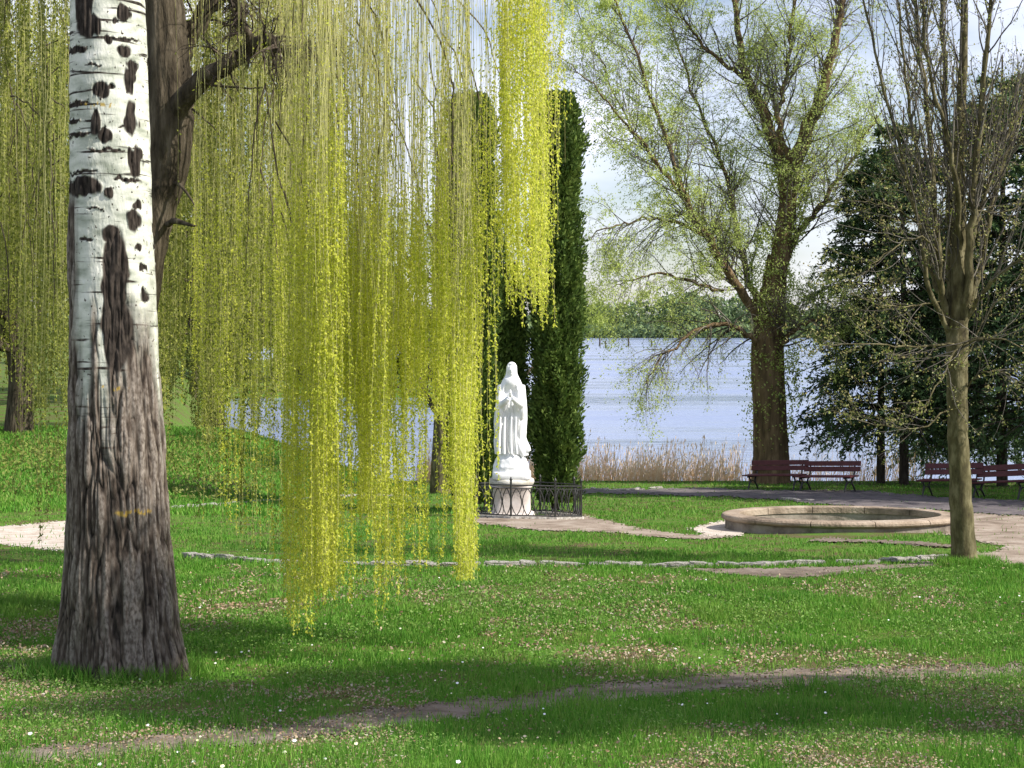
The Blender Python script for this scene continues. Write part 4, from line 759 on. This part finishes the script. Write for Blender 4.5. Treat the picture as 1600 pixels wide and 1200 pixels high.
    def lathe(name, prof, m, ns=64, sq=2., cx=0.):
        b = MB(); TH = np.arange(ns)*2*math.pi/ns; V = []
        for r, z in prof: q = (np.abs(np.sin(TH))**sq+np.abs(np.cos(TH))**sq)**(-1/sq); V.append(np.stack([cx+r*q*np.sin(TH), -r*q*np.cos(TH), 0*TH+z], -1))
        V = np.array(V); i = np.arange(len(prof)-1)[:, None]*ns; j = np.arange(ns)[None]; j2 = (j+1) % ns; b.add(V, np.stack([i+j, i+j2, i+ns+j2, i+ns+j], -1).reshape(-1, 4)); b.add(V[-1], [list(range(ns))]); return b.build(name, m, T)
    lathe('block', [(.34, zz(747)), (.35, zz(746)), (.35, zz(737)), (.33, zz(735.5)), (.30, zz(735))], M['statue'], 64, 5)
    lathe('plinth', [(.36, zz(757.5)), (.40, zz(756)), (.415, zz(752)), (.405, zz(748)), (.37, zz(746.6)), (.2, zz(746.6))], M['plinth'], 64, 2)
    lathe('pedestal', [(.42, -.08), (.42, .07), (.36, .10), (.345, .12), (.34, zz(763)), (.36, zz(760)), (.385, zz(757.8)), (.3, zz(757.4))], M['pedestal'], 64, 4)
statue()

def fence():
    Y = 28.; X = (822-CX)/F*Y; base = np.array([X, Y, float(Z(X, Y))]); T = thing('iron_fence', base, 'low black wrought-iron fence with pointed oval loops around the statue', 'fence')
    n = 8; R = 1.03; A = [math.pi/2*-1-.39+i*2*math.pi/n+.12 for i in range(n)]; pts = [np.array([R*math.cos(a), R*math.sin(a)]) for a in A]; zof = lambda p: float(Z(X+p[0], Y+p[1]))-base[2]
    kb = MB()
    for i in range(n):
        p, q = pts[i], pts[(i+1) % n]; z0, z1 = zof(p), zof(q); L = np.linalg.norm(q-p); d = (q-p)/L
        def pt(s, h): xy = p+d*s; return (xy[0], xy[1], z0+(z1-z0)*s/L+h)
        b = MB(); tubes(b, [pt(0, 0), pt(0, .35), pt(0, .68)], [.018, .018, .018], 8, True, (.1, 1, 0))
        po = b.build('post', M['iron'], T); f = MB(); c = np.array(pt(0, .70)); tubes(f, [c-[0, 0, .03], c-[0, 0, .015], c, c+[0, 0, .02], c+[0, 0, .05]], [.01, .024, .028, .018, .003], 8, True, (.1, 1, 0)); f.build('finial', M['iron'], po)
        for h, r in ((.60, .013), (.545, .009), (.07, .013)): b = MB(); tubes(b, [pt(.0, h), pt(L/2, h), pt(L, h)], [r]*3, 6, True, (0, 0, 1)); b.build('rail', M['iron'], T)
        b = MB(); k = 4; wv = L/k
        for j in range(k):
            c0 = wv*(j+.5)
            for s in (-1, 1):
                hh = np.linspace(.07, .545, 14); off = s*wv*.46*np.sin(np.pi*(hh-.07)/.475)**.8; tubes(b, [pt(np.clip(c0+o_, 0, L), h) for h, o_ in zip(hh, off)], np.full(14, .0085), 6)
        for j in range(1, k): c0 = wv*j; hh = np.linspace(.07, .545, 10); off = .035*np.sin(2*np.pi*(hh-.07)/.475); tubes(b, [pt(c0+o_, h) for h, o_ in zip(hh, off)], np.full(10, .006), 5)
        b.build('panel', M['iron'], T)
        c1, c2 = pt(-.02, -.04), pt(L+.02, -.04); nv = np.array([d[1], -d[0], 0])*.05; up = np.array([0, 0, .09]); c1, c2 = np.array(c1), np.array(c2)
        kb.add([c1-nv, c2-nv, c2+nv, c1+nv, c1-nv+up, c2-nv+up, c2+nv+up, c1+nv+up], [[0, 1, 5, 4], [1, 2, 6, 5], [2, 3, 7, 6], [3, 0, 4, 7], [4, 5, 6, 7]])
    kb.build('footing', M['kerb'], T, smooth=False)
fence()

# ------------------------------------------------------------------ stone basin
def basin():
    Y = 24.25; X = (1312-CX)/F*Y; zr = CZ-3.055-.03*1.4; base = np.array([X, Y, zr-.17]); T = thing('stone_basin', base, 'low empty oval stone fountain basin sunk in the lawn by the right tree', 'fountain basin'); T.rotation_euler = (-.03, 0, 0); T.location.z += .045
    A, B = 1.83, 1.38
    def sweep(name, prof, t0, t1, m, n=14, closed=True, A=A, B=B):
        b = MB(); t = np.linspace(t0, t1, n); prof = np.array(prof); k = len(prof); V = []
        for q in t:
            c, s = math.cos(q), math.sin(q); nx, ny = c*B, s*A; l = math.hypot(nx, ny); nx /= l; ny /= l
            V.append([(A*c+o*nx, B*s+o*ny, z) for o, z in prof])
        V = np.array(V); i = np.arange(n-1)[:, None]*k; j = np.arange(k if closed else k-1)[None]; j2 = (j+1) % k
        b.add(V, np.stack([i+j, i+k+j, i+k+j2, i+j2], -1).reshape(-1, 4))
        if closed: b.add(V[0], [list(range(k))]); b.add(V[-1], [list(range(k))[::-1]])
        o = b.build(name, m, T, smooth=False); return o
    rim = [(-.26, .155), (-.255, .168), (-.24, .172), (-.02, .170), (.01, .160), (.03, .135), (.03, .105), (.01, .082), (-.02, .072), (-.04, .068), (-.26, .068)]
    N = 12
    for i in range(N):
        t0 = i*2*math.pi/N+.13; o = sweep('rim_stone', rim, t0+.004, t0+2*math.pi/N-.004, M['basin'])
    sweep('wall', [(-.03, .068), (-.03, -.14), (-.25, -.16), (-.25, -.40), (-.27, -.40), (-.24, .068)], 0, 2*math.pi, M['basin_wall'], 90)
    b = MB(); t = np.linspace(0, 2*math.pi, 65)[:-1]; b.add(np.stack([(A-.25)*np.cos(t), (B-.25)*np.sin(t), -.28+0*t], -1), [list(range(64))]); b.build('floor', M['basin_wall'], T)
basin()

# ------------------------------------------------------------------ benches
def make_bench():
    T = thing('park_bench', (0, 0, 0), 'x', 'bench', 'dark red park benches by the shore'); L = 1.52
    def box(b, x0, x1, y0, y1, z0, z1, sk=0, bev=.006):
        # slat with eased edges; sk shifts the top backwards
        xs_ = (x0, x1); prof = [(y0+bev, z0), (y1-bev, z0), (y1, z0+bev), (y1+sk, z1-bev), (y1-bev+sk, z1), (y0+bev+sk, z1), (y0+sk, z1-bev), (y0, z0+bev)]
        V = [(x, y, z) for x in xs_ for y, z in prof]; b.add(V, [[i, (i+1) % 8, 8+(i+1) % 8, 8+i] for i in range(8)]); b.add(V, [[7, 6, 5, 4, 3, 2, 1, 0], [8, 9, 10, 11, 12, 13, 14, 15]])
    for k in range(3): b = MB(); box(b, -L/2, L/2, -.24+k*.145, -.24+k*.145+.13, .40+.004*k, .435+.004*k); b.build('seat_slat', M['bench_paint'], T, smooth=False)
    for k, (z0, z1) in enumerate(((.53, .66), (.675, .805))): b = MB(); y = .205+(z0-.44)*.22; box(b, -L/2, L/2, y, y+.03, z0, z1, .03); b.build('back_slat', M['bench_paint'], T, smooth=False)
    for s in (-1, 1):
        b = MB(); x = s*(L/2-.16); tb = lambda p, r: tubes(b, smooth_line([(x, *q) for q in p], 12), np.full(12, r), 8, True, (1, 0, 0))
        tb([(-.26, 0), (-.20, .14), (-.13, .27), (-.17, .385)], .022); tb([(.24, 0), (.17, .14), (.10, .27), (.17, .385)], .022); tb([(-.25, .383), (0, .378), (.2, .383)], .018); tb([(.19, .36), (.255, .55), (.305, .80)], .02); tb([(-.16, .2), (-.02, .27), (.14, .2)], .014)
        b.build('leg_frame', M['iron'], T)
    return T
bn = make_bench(); first = True
for (xa, ya, xb, yb, lab) in ((1168, 764, 1257, 766.5, 'dark red bench standing in front of the brown lakeside trunk, left one of its pair'), (1250, 766.5, 1338, 770, 'dark red bench just right of the lakeside trunk, end to end with its neighbour'),
                            (1440, 775, 1531, 777.5, 'dark red bench left of and partly behind the many-stemmed trunk'), (1521, 777.5, 1612, 780.5, 'dark red bench running out of the right edge of the view')):
    a, c = G(xa, ya), G(xb, yb); o = bn if first else copy_tree(bn); first = False; m = (a+c)/2; L = np.linalg.norm(c[:2]-a[:2])
    o.location = (m[0], m[1], min(a[2], c[2])+.03); o.rotation_euler = (0, -math.atan2(c[2]-a[2], c[0]-a[0]), math.atan2(c[1]-a[1], c[0]-a[0])); o.scale = (L/1.52, 1, 1); o['label'] = lab
